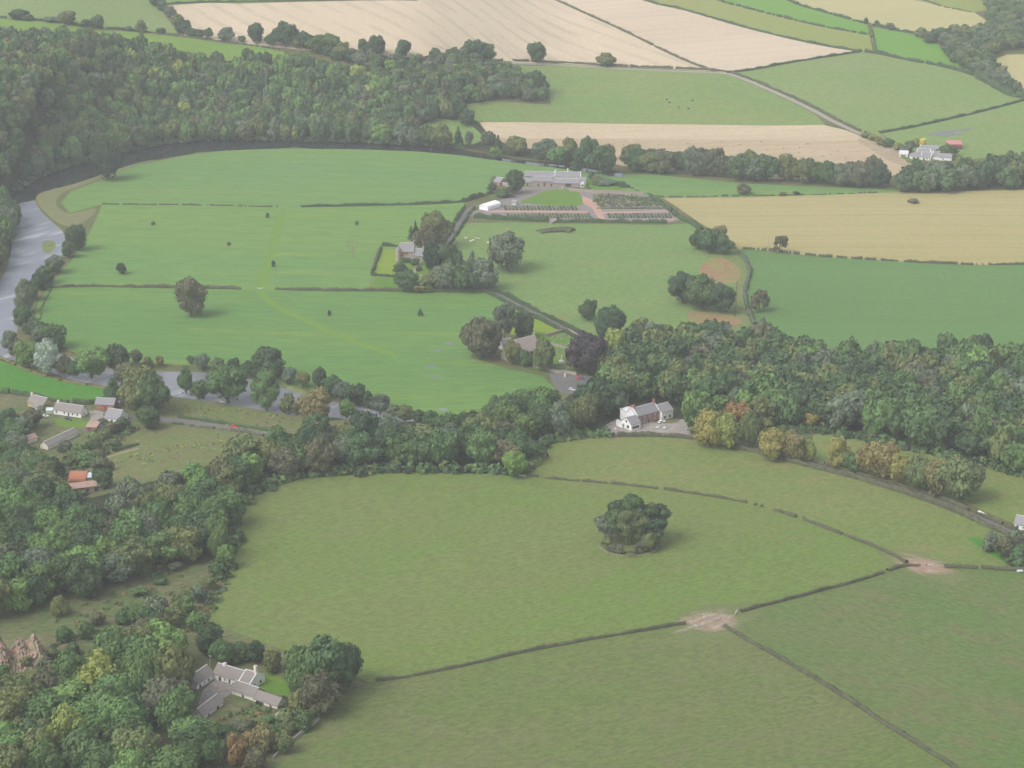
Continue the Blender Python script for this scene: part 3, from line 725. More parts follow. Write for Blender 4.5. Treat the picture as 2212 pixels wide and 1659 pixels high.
def trunk_mesh(seed, kind):
    r = np.random.RandomState(seed + 50)
    b = MB()
    top = {'oak': .62, 'tall': .7, 'bush': .4, 'sparse': .75, 'conifer': .95, 'pine': .85}[kind]
    wr = {'oak': .045, 'tall': .045, 'bush': .03, 'sparse': .035, 'conifer': .035, 'pine': .03}[kind]
    lean = r.uniform(-.03, .03, 2)
    mid_ = Vector((lean[0], lean[1], top * .5)); end = Vector((lean[0] * 2, lean[1] * 2, top))
    b.tube((0, 0, -0.04), mid_, wr, wr * .65); b.tube(mid_, end, wr * .65, wr * .2)
    if kind in ('oak', 'tall', 'sparse', 'pine'):
        for k in range(6):
            a = r.uniform(0, 6.28); z = r.uniform(.28, .5) if kind != 'pine' else r.uniform(.5, .75)
            p = Vector((lean[0] * z * 2, lean[1] * z * 2, z))
            e = p + Vector((math.cos(a) * .27, math.sin(a) * .27, r.uniform(.12, .28)))
            b.tube(p, e, wr * .42, wr * .12, 5)
    return mesh_pd('trunk', b.v, b.f, M['bark'])

LEAFK = 1.76
TINT = {
    'dark green': (0.042, 0.068, 0.034), 'deep green': (0.052, 0.085, 0.036), 'mid green': (0.072, 0.115, 0.042), 'olive green': (0.098, 0.112, 0.045),
    'fresh green': (0.095, 0.150, 0.048), 'yellow green': (0.165, 0.185, 0.052), 'grey green': (0.088, 0.108, 0.072), 'brownish green': (0.083, 0.084, 0.050),
    'rusty brown': (0.160, 0.105, 0.05), 'golden yellow': (0.190, 0.165, 0.052), 'tan': (0.142, 0.122, 0.054), 'dark purple': (0.050, 0.036, 0.040),
    'bright lime': (0.13, 0.185, 0.045), 'silvery grey': (0.24, 0.26, 0.205), 'blackish green': (0.028, 0.046, 0.027), 'bright yellow': (0.45, 0.37, 0.06),
}
TINT = {k: (v[0] * LEAFK * .98, v[1] * LEAFK * 1.03, v[2] * LEAFK * 1.02) for k, v in TINT.items()}
VAR = {}
for kind, n, nl, lf in (('oak', 7, 3400, .027), ('tall', 6, 2900, .027), ('bush', 4, 1100, .045), ('sparse', 2, 900, .032), ('conifer', 3, 1500, .034), ('pine', 4, 1700, .032)):
    VAR[kind] = []
    for i in range(n):
        V, Q, T = crown(100 * len(VAR) + i * 7 + 3, kind, nl, lf)
        VAR[kind].append((mesh_arr('crown', V, Q, T, M['leaf']), trunk_mesh(i * 13 + len(VAR), kind)))

PROTO = {}
def plant(kind, pt, H, W, tint, label=None, cat='tree', group=None, name='broadleaf_tree', seed=None, jit=0.14):
    """a tree or bush standing on world point pt"""
    r = RNG
    i = r.randrange(len(VAR[kind]))
    key = (kind, i)
    if key not in PROTO:
        root = bpy.data.objects.new(name, None); COL.objects.link(root)
        c = link('crown', VAR[kind][i][0], root)
        if kind != 'bush': link('trunk', VAR[kind][i][1], root)
        PROTO[key] = root; t = root
    else:
        src = PROTO[key]
        t = src.copy(); COL.objects.link(t)
        for ch in src.children:
            d = ch.copy(); COL.objects.link(d); d.parent = t
        for k in ('label', 'category', 'group'):
            if k in t: del t[k]
    t.name = name
    t.location = pt; t.rotation_euler = (0, 0, r.uniform(0, 6.283)); t.scale = (W * r.uniform(.93, 1.07), W * r.uniform(.93, 1.07), H)
    c = TINT[tint]; k = r.uniform(1 - jit, 1 + jit); h = r.uniform(-.07, .07)
    for ch in t.children:
        if ch.name.startswith('crown'): ch.color = (c[0] * k * (1 + h), c[1] * k, c[2] * k * (1 - h), 1)
    return tag(t, label, cat, group)

def tree_at(kind, px, py, hP, wP, tint, label=None, cat='tree', group=None, name='broadleaf_tree', jit=0.10):
    pt = u1(px, py)
    return plant(kind, pt, hP / vscale_at(pt) , wP / scale_at(pt), tint, label, cat, group, name, jit=jit)

def resample(P, step):
    d = np.r_[0, np.cumsum(np.linalg.norm(np.diff(P, axis=0), axis=1))]
    n = max(2, int(d[-1] / step) + 1)
    s = np.linspace(0, d[-1], n)
    return np.stack([np.interp(s, d, P[:, k]) for k in range(P.shape[1])], 1)


# woods: spaced scatter inside image-pixel polygons
def scatter(polyP, spacing, seed, jitter=0.42):
    P = uv(polyP)[:, :2]
    r = np.random.RandomState(seed)
    lo, hi = P.min(0), P.max(0)
    pts = []
    ny = int((hi[1] - lo[1]) / (spacing * .866)) + 2
    for j in range(ny):
        for i in range(int((hi[0] - lo[0]) / spacing) + 2):
            pts.append((lo[0] + (i + .5 * (j % 2)) * spacing + r.uniform(-jitter, jitter) * spacing, lo[1] + j * spacing * .866 + r.uniform(-jitter, jitter) * spacing))
    pts = np.array(pts)
    pts = pts[pip(P, pts[:, 0], pts[:, 1])]
    return pts

def to_pixels(pts):
    pts = np.asarray(pts, float).reshape(-1, 3)
    d = pts - np.array([0, 0, CAMZ])
    fw = d[:, 1] * ct - d[:, 2] * st; up = d[:, 1] * st + d[:, 2] * ct
    return np.stack([PW / 2 + FOC * d[:, 0] / fw, PH / 2 - FOC * up / fw], 1)

LOWC = [crown(900 + i, 'oak', 680, .056) for i in range(6)] + [crown(930 + i, 'tall', 620, .056) for i in range(5)]

def mass_wood(name, label, pts, H, W, tints, seed, cat='wood', extra=()):
    """a wood that reads as one mass: every tree modelled, merged"""
    r = np.random.RandomState(seed)
    z = terrain(pts[:, 0], pts[:, 1])
    Vs, Qs, Ts, Cs = [], [], [], []; off = 0
    names = [t for t, w in tints for _ in range(w)]
    for (x, y), zz in zip(pts, z):
        V, Q, T = LOWC[r.randint(len(LOWC))]
        a = r.uniform(0, 6.28); ca, sa = math.cos(a), math.sin(a)
        h = H * r.uniform(.78, 1.2); w = W * r.uniform(.82, 1.22)
        q = V * np.array([w, w, h])
        q = np.stack([q[:, 0] * ca - q[:, 1] * sa + x, q[:, 0] * sa + q[:, 1] * ca + y, q[:, 2] + zz], 1)
        c = np.array(TINT[names[r.randint(len(names))]]) * r.uniform(.85, 1.18)
        Vs.append(q); Qs.append(Q + off); Ts.append(T + off); Cs.append(np.tile(c, (len(q), 1))); off += len(q)
    me = mesh_arr(name, np.concatenate(Vs), np.concatenate(Qs), np.concatenate(Ts), M['woodleaf'], np.concatenate(Cs))
    return tag(link(name, me), label, cat, kind='stuff')

# ---- the far wood on the steep bank across the river
W1 = [(-230, 85), (60, 100), (200, 106), (300, 118), (420, 140), (510, 148), (560, 142), (640, 148), (720, 164), (800, 185), (870, 200), (960, 195), (1010, 232), (960, 262), (900, 272), (900, 313), (800, 309), (600, 304), (420, 304), (300, 322), (200, 345), (120, 367), (60, 393), (-80, 448), (-230, 500)]
pts = scatter(W1, 9.6, 5)
AUT = [('dark green', 6), ('deep green', 8), ('mid green', 7), ('olive green', 4), ('fresh green', 5), ('yellow green', 1), ('grey green', 3), ('brownish green', 3)]
mass_wood('riverside_woods', 'dense mixed wood covering the steep bank across the river bend', pts, 17.5, 12.0, AUT, 11)
W1b = [(800, 172), (740, 135), (640, 112), (700, 110), (800, 128), (900, 136), (1040, 138), (1110, 160), (1180, 200), (1185, 222), (1010, 228), (960, 195), (880, 200)]
pts = scatter(W1b, 9.0, 6)
mass_wood('hillside_woods', 'low scrubby wood spreading along the slope below the barley field', pts, 11, 10.0,
          [('dark green', 3), ('deep green', 4), ('mid green', 4), ('brownish green', 4), ('grey green', 3), ('olive green', 2), ('fresh green', 1)], 12)
W9 = [(2000, 92), (2060, 74), (2140, 68), (2130, 20), (2120, -40), (2360, -60), (2360, 100), (2165, 110), (2135, 135), (2155, 165), (2225, 222), (2195, 212), (2110, 164), (2055, 132), (2030, 102)]
pts = scatter(W9, 10.5, 8)
mass_wood('hilltop_woods', 'dark green woodland filling the top corner beyond the small green field', pts, 11, 11.5,
          [('dark green', 3), ('deep green', 5), ('mid green', 2), ('grey green', 4), ('olive green', 2)], 14)

# ---- woods whose trees can be told apart
ZONE_LM = {}
def wood_trees(zone, polyP, spacing, H, W, tints, seed, tall=.35, landmarks=(), taken=None, name='broadleaf_tree', limit=None, where=None):
    pts = scatter(polyP, spacing, seed)
    r = np.random.RandomState(seed + 1)
    z = terrain(pts[:, 0], pts[:, 1])
    names = [t for t, w in tints for _ in range(w)]
    S = to_pixels(np.column_stack([pts, z]))
    n = 0
    for (x, y), zz, s in zip(pts, z, S):
        if where is not None and not where(s[0], s[1]): continue
        if s[0] < -50 or s[0] > 2240 or s[1] > 1720: continue
        tint = names[r.randint(len(names))]
        hh = H * r.uniform(.8, 1.18); ww = W * r.uniform(.85, 1.2)
        size = 'tall' if hh > H * 1.06 else 'low' if hh < H * .88 else 'mid-height'
        lm = min(landmarks, key=lambda q: (q[1] - s[0]) ** 2 + 4 * (q[2] - s[1]) ** 2)[0]
        lab = f'{size} {tint} tree {lm}'
        plant('tall' if r.rand() < tall else 'oak', (x, y, zz), hh, ww, tint, lab, 'tree', zone, name)
        n += 1
    return n
MIXD = [('dark green', 4), ('deep green', 7), ('mid green', 7), ('olive green', 4), ('fresh green', 2), ('grey green', 3), ('brownish green', 2)]
CNT = {}
W3 = [(1345, 760), (1390, 748), (1450, 745), (1560, 748), (1660, 764), (1750, 792), (1900, 795), (2060, 790), (2260, 806), (2260, 1036), (2100, 998), (1960, 966), (1860, 945), (1760, 925), (1640, 930), (1500, 930), (1470, 900), (1440, 868), (1345, 872), (1318, 915), (1262, 928), (1235, 905), (1290, 885), (1320, 835)]
lm3 = [('behind the white inn', 1400, 860), ('by the car park', 1260, 840), ('at the edge of the cereal field', 1720, 770), ('along the far edge below the cereal field', 2050, 790),
       ('in the middle of the glen', 1750, 860), ('deep in the glen near the frame edge', 2120, 890), ('above the strip of pasture', 1900, 950), ('beside the golden roadside trees', 1560, 920)]
pts3 = scatter(W3, 13.0, 21)
z3 = terrain(pts3[:, 0], pts3[:, 1]); S3 = to_pixels(np.column_stack([pts3, z3]))
mass_wood('glen_woods', 'broad dark wood filling the glen below the plain green cereal field', pts3, 19, 15.5,
          [('dark green', 4), ('deep green', 6), ('mid green', 5), ('olive green', 5), ('grey green', 3), ('fresh green', 1), ('brownish green', 1)], 23)
W4 = [(478, 1040), (560, 998), (640, 972), (700, 958), (800, 962), (900, 962), (1000, 945), (1050, 925), (1100, 910), (1160, 900), (1240, 905), (1290, 937), (1180, 948), (1145, 990), (1110, 1008), (1040, 1014), (900, 1014), (750, 1018), (620, 1030), (535, 1068), (508, 1100)]
lm4 = [('of the strip wood above the bright lime tree', 1080, 980), ('of the strip wood beside the river bend', 880, 935), ('of the strip wood where the road disappears', 620, 950), ('of the strip wood below the flooded green field', 1120, 890),
       ('of the strip wood beside the inn yard', 1260, 920), ('of the strip wood along the curved pasture edge', 760, 1015), ('of the strip wood at the front pasture corner', 540, 1060)]
CNT['strip'] = wood_trees('the wooded strip above the front pasture', W4, 13.6, 17.5, 16, MIXD, 41, .4, lm4)
W5 = [(-60, 1120), (60, 1125), (140, 1142), (225, 1146), (290, 1112), (350, 1095), (430, 1078), (485, 1065), (505, 1110), (495, 1170), (470, 1215), (420, 1218), (350, 1226), (275, 1258), (190, 1288), (60, 1330), (-60, 1360)]
lm5 = [('of the bank wood below the rusty sheds', 200, 1100), ('of the bank wood at the front pasture corner', 480, 1120), ('of the bank wood above the bramble clearing', 380, 1200), ('of the bank wood above the quarry face', 60, 1310), ('of the bank wood at the margin below the sheds', 20, 1130), ('in the thick of the bank wood', 250, 1190)]
CNT['left'] = wood_trees('the wood between sheds and bramble clearing', W5, 13.4, 18.0, 16.2, MIXD, 51, .4, lm5)
W5b = [(-60, 905), (40, 912), (75, 928), (100, 938), (88, 950), (40, 975), (50, 1000), (-60, 1010)]
lm5b = [('beside the long diagonal grey shed', 130, 950), ('below the ochre cottage', 60, 890), ('of the cottage trees at the margin', 0, 940)]
CNT['cott'] = wood_trees('the trees around the cottages', W5b, 11.5, 11.5, 12.5, MIXD, 55, .3, lm5b, name='garden_tree')
W5c = [(20, 1010), (80, 1005), (112, 1030), (108, 1075), (130, 1092), (70, 1098), (20, 1080)]
CNT['shed'] = wood_trees('the trees around the rusty sheds', W5c, 12.5, 14, 14, MIXD, 57, .3, [('beside the pale tin shed', 110, 1030), ('of the shed trees at the margin', 0, 1050)], name='garden_tree')
W6 = [(-60, 1512), (40, 1512), (110, 1500), (190, 1470), (240, 1440), (280, 1412), (380, 1412), (425, 1420), (398, 1490), (402, 1560), (420, 1640), (460, 1760), (-60, 1800)]
lm6 = [('of the farm wood beside the white farmhouse', 400, 1480), ('of the farm wood below the quarry face', 80, 1470), ('of the farm wood in the bottom corner', 40, 1640), ('of the farm wood below the byre', 480, 1600), ('of the farm wood beside the front pasture', 560, 1640), ('in the thick of the farm wood', 240, 1560), ('of the farm wood below the bramble clearing', 320, 1410)]
CNT['bottom'] = wood_trees('the wood around the white farmhouse', W6, 13.6, 17.5, 17,
    [('deep green', 6), ('mid green', 8), ('olive green', 6), ('fresh green', 2), ('grey green', 3), ('brownish green', 3), ('yellow green', 1)], 61, .35, lm6)
W7 = [(1345, 369), (1500, 379), (1650, 393), (1800, 402), (1905, 408), (1900, 400), (1650, 385), (1500, 371), (1350, 361)]
CNT['belt'] = wood_trees('the tree belt between baled stubble and green meadow', W7, 11.5, 20.5, 18.0, [('dark green', 3), ('deep green', 5), ('olive green', 4), ('grey green', 3), ('brownish green', 2)], 71, .3,
    name='hedgerow_tree', landmarks=[('of the stubble tree belt beside the river', 1390, 370), ('of the stubble tree belt above the lone tree', 1620, 385), ('of the stubble tree belt towards the farm', 1820, 400)])
W8 = [(1905, 410), (1960, 402), (2060, 396), (2110, 384), (2240, 376), (2240, 412), (2100, 413), (2000, 416), (1920, 416)]
mass_wood('farmside_woods', 'dark wood filling the slope below the white hill farm', scatter(W8, 13.5, 75), 19, 17.0,
          [('dark green', 4), ('deep green', 6), ('grey green', 3), ('olive green', 2)], 76)
W2 = [(-230, 505), (-60, 445), (10, 440), (22, 490), (14, 560), (-60, 640), (-230, 680)]
mass_wood('bankside_woods', 'trees on the west bank of the river at the margin beside the wide pool', scatter(W2, 11.5, 81), 17, 14, MIXD, 82)
print('WOOD COUNTS', CNT, sum(CNT.values()))

# ---- single trees, each with its own words: (kind, x, y, height, width, tint, label)
T = tree_at
SINGLE = [
    ('oak', 232, 388, 74, 58, 'blackish green', 'large dark tree standing alone on the shingle side of the river bend'),
    ('tall', 412, 684, 84, 68, 'brownish green', 'lone brownish parkland tree standing in the green field below the long hedge'),
    ('oak', 262, 592, 24, 22, 'blackish green', 'small round dark tree alone in the middle green field'),
    ('oak', 1110, 1030, 56, 48, 'bright lime', 'bright lime green tree at the edge of the front pasture'),
    ('oak', 1095, 584, 80, 84, 'grey green', 'broad grey green tree beside the white cattle'),
    ('oak', 1265, 806, 82, 78, 'dark purple', 'dark purple copper beech beside the churchyard'),
    ('oak', 1042, 772, 84, 76, 'brownish green', 'big brownish tree on the field side of the church'),
    ('sparse', 1090, 738, 82, 52, 'grey green', 'thin airy tree rising behind the church'),
    ('oak', 1130, 728, 52, 46, 'dark green', 'compact dark tree beside the church gable'),
    ('tall', 1108, 786, 50, 36, 'olive green', 'olive tree hiding the corner of the church'),
    ('bush', 1134, 790, 34, 28, 'deep green', 'small rounded tree under the church eaves'),
    ('tall', 1174, 800, 66, 44, 'olive green', 'upright olive tree in front of the church roof'),
    ('oak', 1327, 796, 84, 58, 'yellow green', 'yellowish green tree between the beech and the glen wood'),
    ('oak', 1272, 691, 44, 42, 'dark green', 'smaller of two dark trees in the grazed pasture'),
    ('oak', 1316, 738, 76, 62, 'dark green', 'larger of two dark trees in the grazed pasture'),
    ('oak', 1112, 418, 52, 36, 'dark green', 'dark tree standing against the end of the farm steading'),
    ('oak', 1603, 419, 22, 32, 'brownish green', 'small spreading tree alone in the meadow strip'),
    ('sparse', 1684, 546, 36, 30, 'brownish green', 'thin half bare tree at the edge of the cut stubble'),
    ('oak', 1158, 133, 42, 42, 'deep green', 'round tree standing alone below the barley field'),
    ('oak', 1310, 142, 28, 40, 'olive green', 'small domed tree beside the top lane'),
    ('oak', 1022, 133, 46, 52, 'dark green', 'wide tree at the barley edge, fuller of a touching pair'),
    ('oak', 1048, 134, 42, 44, 'deep green', 'rounder tree of a touching pair at the barley edge'),
    ('oak', 870, 123, 36, 38, 'dark green', 'small flat topped tree above the scrubby wood'),
    ('oak', 813, 122, 44, 40, 'dark green', 'dark tree leaning over the barley edge'),
    ('oak', 785, 112, 28, 22, 'deep green', 'little tree tucked beside the dark leaning tree'),
    ('oak', 1155, 196, 42, 42, 'dark green', 'round dark tree at the end of the scrubby wood'),
    ('oak', 860, 140, 18, 34, 'dark purple', 'low reddish purple tree above the scrubby wood'),
    ('oak', 300, 885, 92, 84, 'olive green', 'big olive tree at the bend of the cottage road'),
    ('oak', 335, 893, 86, 70, 'deep green', 'broad deep green tree beside the road below the olive tree'),
    ('oak', 280, 842, 60, 62, 'brownish green', 'brown tinged tree by the river above the cottages'),
    ('tall', 245, 872, 52, 36, 'deep green', 'upright tree at the corner of the small bright field'),
    ('oak', 320, 925, 46, 52, 'deep green', 'rounded tree beside the lowest white cottage'),
    ('tall', 402, 848, 56, 34, 'mid green', 'slender tree in front of the glinting river pool'),
    ('bush', 432, 858, 36, 42, 'deep green', 'low bush on the meadow bank below the slender tree'),
    ('oak', 492, 867, 80, 82, 'mid green', 'broad green tree on the river bank above the meadow'),
    ('tall', 576, 884, 84, 56, 'mid green', 'tall narrow tree on the river bank beside the grassy spit'),
    ('bush', 622, 892, 42, 34, 'olive green', 'small olive bush on the near river bank'),
    ('oak', 682, 906, 64, 68, 'tan', 'tan coloured tree where the meadow meets the wood'),
    ('oak', 750, 902, 38, 36, 'fresh green', 'small pale green tree on the river edge'),
    ('oak', 580, 815, 62, 74, 'dark green', 'big dark tree on the far river bank beside the green field'),
    ('oak', 255, 802, 58, 52, 'dark green', 'dark round tree beside the gap of bright water'),
    ('oak', 198, 815, 60, 68, 'fresh green', 'light green riverside tree with a bushy outline'),
    ('oak', 104, 806, 72, 44, 'silvery grey', 'silvery grey willow on the river bank'),
    ('oak', 62, 790, 54, 50, 'fresh green', 'light green riverside tree beside the silvery willow'),
    ('oak', 1110, 1000, 60, 44, 'fresh green', 'fresh green tree just behind the bright lime tree'),
    ('oak', 712, 1500, 118, 110, 'deep green', 'great spreading tree at the corner of the front pasture'),
    ('oak', 665, 1508, 108, 84, 'mid green', 'broad tree beside the farmhouse garden'),
    ('oak', 748, 1478, 84, 70, 'dark green', 'dark tree on the pasture side of the garden clump'),
    ('oak', 690, 1545, 88, 80, 'brownish green', 'brown tinged tree below the garden clump'),
    ('oak', 370, 1525, 128, 104, 'olive green', 'great rounded olive tree beside the white farmhouse'),
    ('oak', 320, 1530, 125, 95, 'mid green', 'great rounded tree west of the olive farmhouse tree'),
    ('oak', 455, 1415, 68, 56, 'dark green', 'dark tree behind the farmhouse at the bottom of the clearing'),
    ('oak', 482, 1435, 52, 50, 'mid green', 'rounded tree just behind the farmhouse roof'),
    ('tall', 555, 1432, 46, 34, 'dark green', 'small pointed tree behind the farmhouse chimney'),
    ('bush', 520, 1428, 36, 52, 'deep green', 'dark bush behind the farmhouse roof'),
    ('bush', 592, 1450, 44, 50, 'olive green', 'olive bush at the back of the farmhouse garden'),
    ('oak', 472, 1208, 92, 46, 'mid green', 'tall tree at the tip of the wood beside the front pasture'),
    ('oak', 488, 1226, 50, 38, 'fresh green', 'smaller light tree at the tip of the wood beside the front pasture'),
    ('bush', 452, 1608, 50, 58, 'fresh green', 'fresh green bush below the farm byre'),
    ('bush', 510, 1650, 60, 56, 'rusty brown', 'rusty brown bush at the bottom of the farm garden'),
    ('bush', 566, 1622, 56, 54, 'tan', 'tan bush at the bottom of the farm garden'),
    ('oak', 145, 1640, 110, 90, 'yellow green', 'yellowish rounded tree near the bottom corner'),
    ('oak', 85, 1670, 90, 80, 'olive green', 'olive rounded tree in the bottom corner'),
    ('conifer', 898, 518, 40, 16, 'blackish green', 'slim dark conifer behind the stone tower house'),
    ('conifer', 888, 520, 32, 15, 'dark green', 'shorter dark conifer behind the stone tower house'),
    ('oak', 942, 535, 78, 66, 'olive green', 'tall olive tree behind the stone tower house'),
    ('oak', 920, 545, 60, 52, 'brownish green', 'brown tinged tree at the gable of the tower house'),
    ('oak', 935, 590, 66, 40, 'blackish green', 'dark yew beside the tower house garden'),
    ('oak', 965, 590, 62, 52, 'deep green', 'deep green tree beside the lane by the tower house'),
    ('oak', 880, 628, 44, 46, 'deep green', 'round tree at the corner of the tower house garden'),
    ('bush', 925, 628, 34, 44, 'olive green', 'olive bush at the foot of the tower house garden'),
    ('bush', 905, 630, 16, 34, 'tan', 'low tan bush at the foot of the tower house garden'),
    ('oak', 960, 626, 56, 52, 'grey green', 'grey green tree by the long hedge below the tower house'),
    ('conifer', 1020, 620, 76, 40, 'grey green', 'pointed grey conifer above the lane'),
    ('oak', 1045, 626, 66, 62, 'grey green', 'wide grey green tree where the hedges meet at the lane'),
    ('conifer', 995, 612, 68, 30, 'dark green', 'narrow dark conifer among the tower house trees'),
    ('oak', 1003, 628, 60, 56, 'deep green', 'dense tree low among the tower house trees'),
    ('oak', 1530, 545, 52, 54, 'deep green', 'rounded tree of the clump at the stubble corner'),
    ('oak', 1510, 538, 40, 42, 'dark green', 'low dark tree of the clump at the stubble corner'),
    ('oak', 1558, 548, 42, 46, 'deep green', 'small tree on the stubble side of the corner clump'),
    ('sparse', 1556, 535, 48, 36, 'tan', 'tan tree rising from the corner clump'),
    ('oak', 1475, 655, 68, 66, 'dark green', 'domed dark tree at one end of the pasture clump'),
    ('oak', 1515, 668, 72, 72, 'deep green', 'middle tree of the pasture clump'),
    ('oak', 1558, 674, 62, 62, 'dark green', 'lower tree of the pasture clump beside the red soil'),
    ('sparse', 1640, 672, 46, 44, 'brownish green', 'thin grey tree leaning over the burn'),
    ('conifer', 1648, 712, 26, 30, 'grey green', 'small pointed grey tree at the foot of the burn'),
    ('conifer', 1245, 370, 36, 26, 'dark green', 'small dark pointed tree by the river behind the steading'),
    ('oak', 1268, 362, 62, 54, 'deep green', 'domed tree by the river behind the steading'),
    ('oak', 1298, 374, 58, 64, 'deep green', 'wide tree by the river where the belt begins'),
    ('oak', 1310, 345, 34, 32, 'olive green', 'small round tree on the stubble side of the river'),
    ('oak', 1230, 345, 46, 32, 'olive green', 'narrow olive tree on the far river bank'),
    ('oak', 1178, 345, 46, 50, 'grey green', 'wide grey green tree on the far river bank'),
    ('oak', 1205, 350, 34, 44, 'fresh green', 'light green tree low on the far river bank'),
    ('oak', 1116, 334, 40, 46, 'olive green', 'leaning olive tree on the far river bank'),
    ('conifer', 1076, 330, 38, 18, 'dark green', 'slim dark conifer on the far river bank'),
    ('oak', 1070, 340, 22, 26, 'fresh green', 'light bush at the water edge on the far bank'),
    ('oak', 1055, 312, 28, 30, 'brownish green', 'small brown tinged tree at the stubble corner above the river'),
    ('conifer', 990, 316, 42, 20, 'dark green', 'dark upright tree on the bank beside the small clearing'),
    ('tall', 1014, 318, 34, 18, 'grey green', 'thin grey tree on the bank beside the small clearing'),
    ('oak', 955, 318, 50, 50, 'olive green', 'broad olive tree at the foot of the small clearing'),
    ('oak', 925, 314, 44, 34, 'deep green', 'deep green tree by the dark water below the wood'),
    ('oak', 1010, 272, 36, 32, 'dark green', 'dark round tree at the corner of the stubble field'),
    ('oak', 970, 258, 24, 26, 'deep green', 'small tree at the top of the clearing'),
    ('oak', 985, 250, 46, 40, 'dark green', 'dark tree at the edge of the hillside wood'),
    ('oak', 1530, 964, 76, 62, 'golden yellow', 'golden yellow roadside tree nearest the inn'),
    ('oak', 1568, 968, 72, 58, 'yellow green', 'yellow green tree beside the road, second from the inn'),
    ('oak', 1615, 966, 78, 48, 'olive green', 'olive tree filling the gap in the golden roadside row'),
    ('oak', 1668, 991, 62, 60, 'golden yellow', 'golden tree alone-standing half of a pair by the pasture strip'),
    ('oak', 1712, 994, 62, 62, 'tan', 'tan half of a pair of trees by the pasture strip'),
    ('oak', 1745, 996, 46, 34, 'yellow green', 'small yellowing tree at the end of the roadside pair'),
    ('oak', 1810, 1010, 66, 44, 'golden yellow', 'narrow golden tree starting the long roadside row'),
    ('bush', 1842, 1016, 38, 40, 'mid green', 'low green tree between golden roadside trees'),
    ('oak', 1868, 1024, 66, 46, 'tan', 'tan tree in the long roadside row'),
    ('oak', 1900, 1034, 78, 64, 'tan', 'tallest tan tree in the long roadside row'),
    ('oak', 1938, 1044, 64, 50, 'golden yellow', 'yellow tree in the middle of the long roadside row'),
    ('oak', 1985, 1058, 72, 58, 'olive green', 'olive tan tree in the long roadside row'),
    ('oak', 2025, 1070, 78, 64, 'tan', 'broad tan tree late in the long roadside row'),
    ('oak', 2072, 1078, 92, 92, 'olive green', 'big rounded olive tree ending the long roadside row'),
    ('oak', 1752, 925, 36, 40, 'golden yellow', 'small golden tree at the corner of the pasture strip'),
    ('oak', 1588, 935, 66, 70, 'rusty brown', 'rusty topped tree behind the golden roadside trees'),
    ('bush', 2045, 338, 24, 46, 'deep green', 'dark bush beside the red roofed barn'),
]
for k, x, y, h, w, t, lab in SINGLE:
    T(k, x, y, h, w, t, lab, 'bush' if k == 'bush' else 'tree', None, 'bush' if k == 'bush' else ('conifer_tree' if k == 'conifer' else 'roadside_tree' if 'roadside' in lab or 'pasture strip' in lab else 'riverside_tree' if 'river' in lab else 'broadleaf_tree'))

# pines of the fenced clump
for i, (x, y, h, t) in enumerate([(1308, 1174, 72, 'grey green'), (1328, 1180, 88, 'deep green'), (1352, 1185, 92, 'olive green'), (1382, 1181, 90, 'olive green'), (1408, 1180, 66, 'dark green'),
                     (1336, 1160, 84, 'dark green'), (1372, 1158, 90, 'deep green'), (1402, 1160, 80, 'olive green'), (1424, 1168, 82, 'dark green'), (1364, 1172, 104, 'deep green'), (1318, 1162, 62, 'olive green'), (1392, 1170, 86, 'deep green')]):
    T('pine', x, y, h * (.9 if i % 3 else .78) if h < 104 else 98, 50, t, f"{'tallest' if h == 104 else 'shortest' if h == 62 else 'bare stemmed'} {t} pine inside the round fenced clump", 'pine tree', 'pines in the round clump', 'pine_tree')
for i, (x, y, h, w) in enumerate([(1405, 1190, 40, 34), (1386, 1192, 24, 28), (1312, 1184, 22, 26), (1340, 1192, 14, 30), (1366, 1196, 14, 34), (1325, 1190, 14, 26), (1415, 1184, 26, 24)]):
    T('bush', x, y, h, w, ('olive green', 'brownish green')[i % 2], f"{'olive' if i % 2 == 0 else 'brownish'} undergrowth bush inside the round fenced clump", 'bush', 'bushes in the round clump', 'bush')

# bushes and small trees in rows
def row(items, fmt, group, kinds=('oak', 'bush'), tints=('dark green', 'deep green', 'grey green', 'olive green'), name='shrub', cat='shrub'):
    for i, it in enumerate(items):
        x, y, h, w = it[:4]; t = it[4] if len(it) > 4 else tints[i % len(tints)]
        size = 'taller' if h > 30 else 'middling' if h > 18 else 'low'
        T(kinds[i % len(kinds)], x, y, h, w, t, f'{size} {t} {fmt}', cat, group, name)
row([(60, 1440, 22, 34, 'olive green'), (95, 1452, 26, 36, 'mid green'), (20, 1425, 18, 30, 'deep green'), (115, 1420, 20, 30, 'olive green'), (5, 1470, 30, 40, 'mid green')], 'bush growing on the broken quarry face', 'bushes on the quarry face', kinds=('bush',))
row([(40, 40, 20, 38), (62, 43, 12, 30), (110, 46, 10, 30), (145, 51, 28, 42), (185, 56, 14, 28), (212, 60, 27, 34), (278, 66, 10, 16), (305, 70, 27, 26), (348, 72, 12, 22)],
    'shrub in the hedge row below the hill pasture', 'shrubs below the hill pasture')
row([(338, 12, 30, 34), (352, 22, 22, 26), (368, 38, 24, 26), (385, 56, 26, 26), (395, 72, 30, 34), (412, 78, 18, 30)], 'shrub at the corner of the barley field', 'shrubs at the barley corner')
row([(432, 82, 18, 20), (450, 83, 22, 20), (490, 88, 28, 36), (523, 91, 14, 16), (553, 94, 44, 34), (585, 97, 24, 26), (618, 100, 52, 54, 'dark green'), (642, 104, 22, 24), (660, 104, 36, 36, 'dark green'), (690, 112, 36, 52, 'mid green'), (715, 114, 40, 40, 'mid green'), (740, 125, 34, 40), (762, 132, 26, 34)],
    'hedgerow tree along the lower barley edge', 'trees along the barley edge', kinds=('oak', 'tall', 'oak'), name='hedgerow_tree', cat='tree')
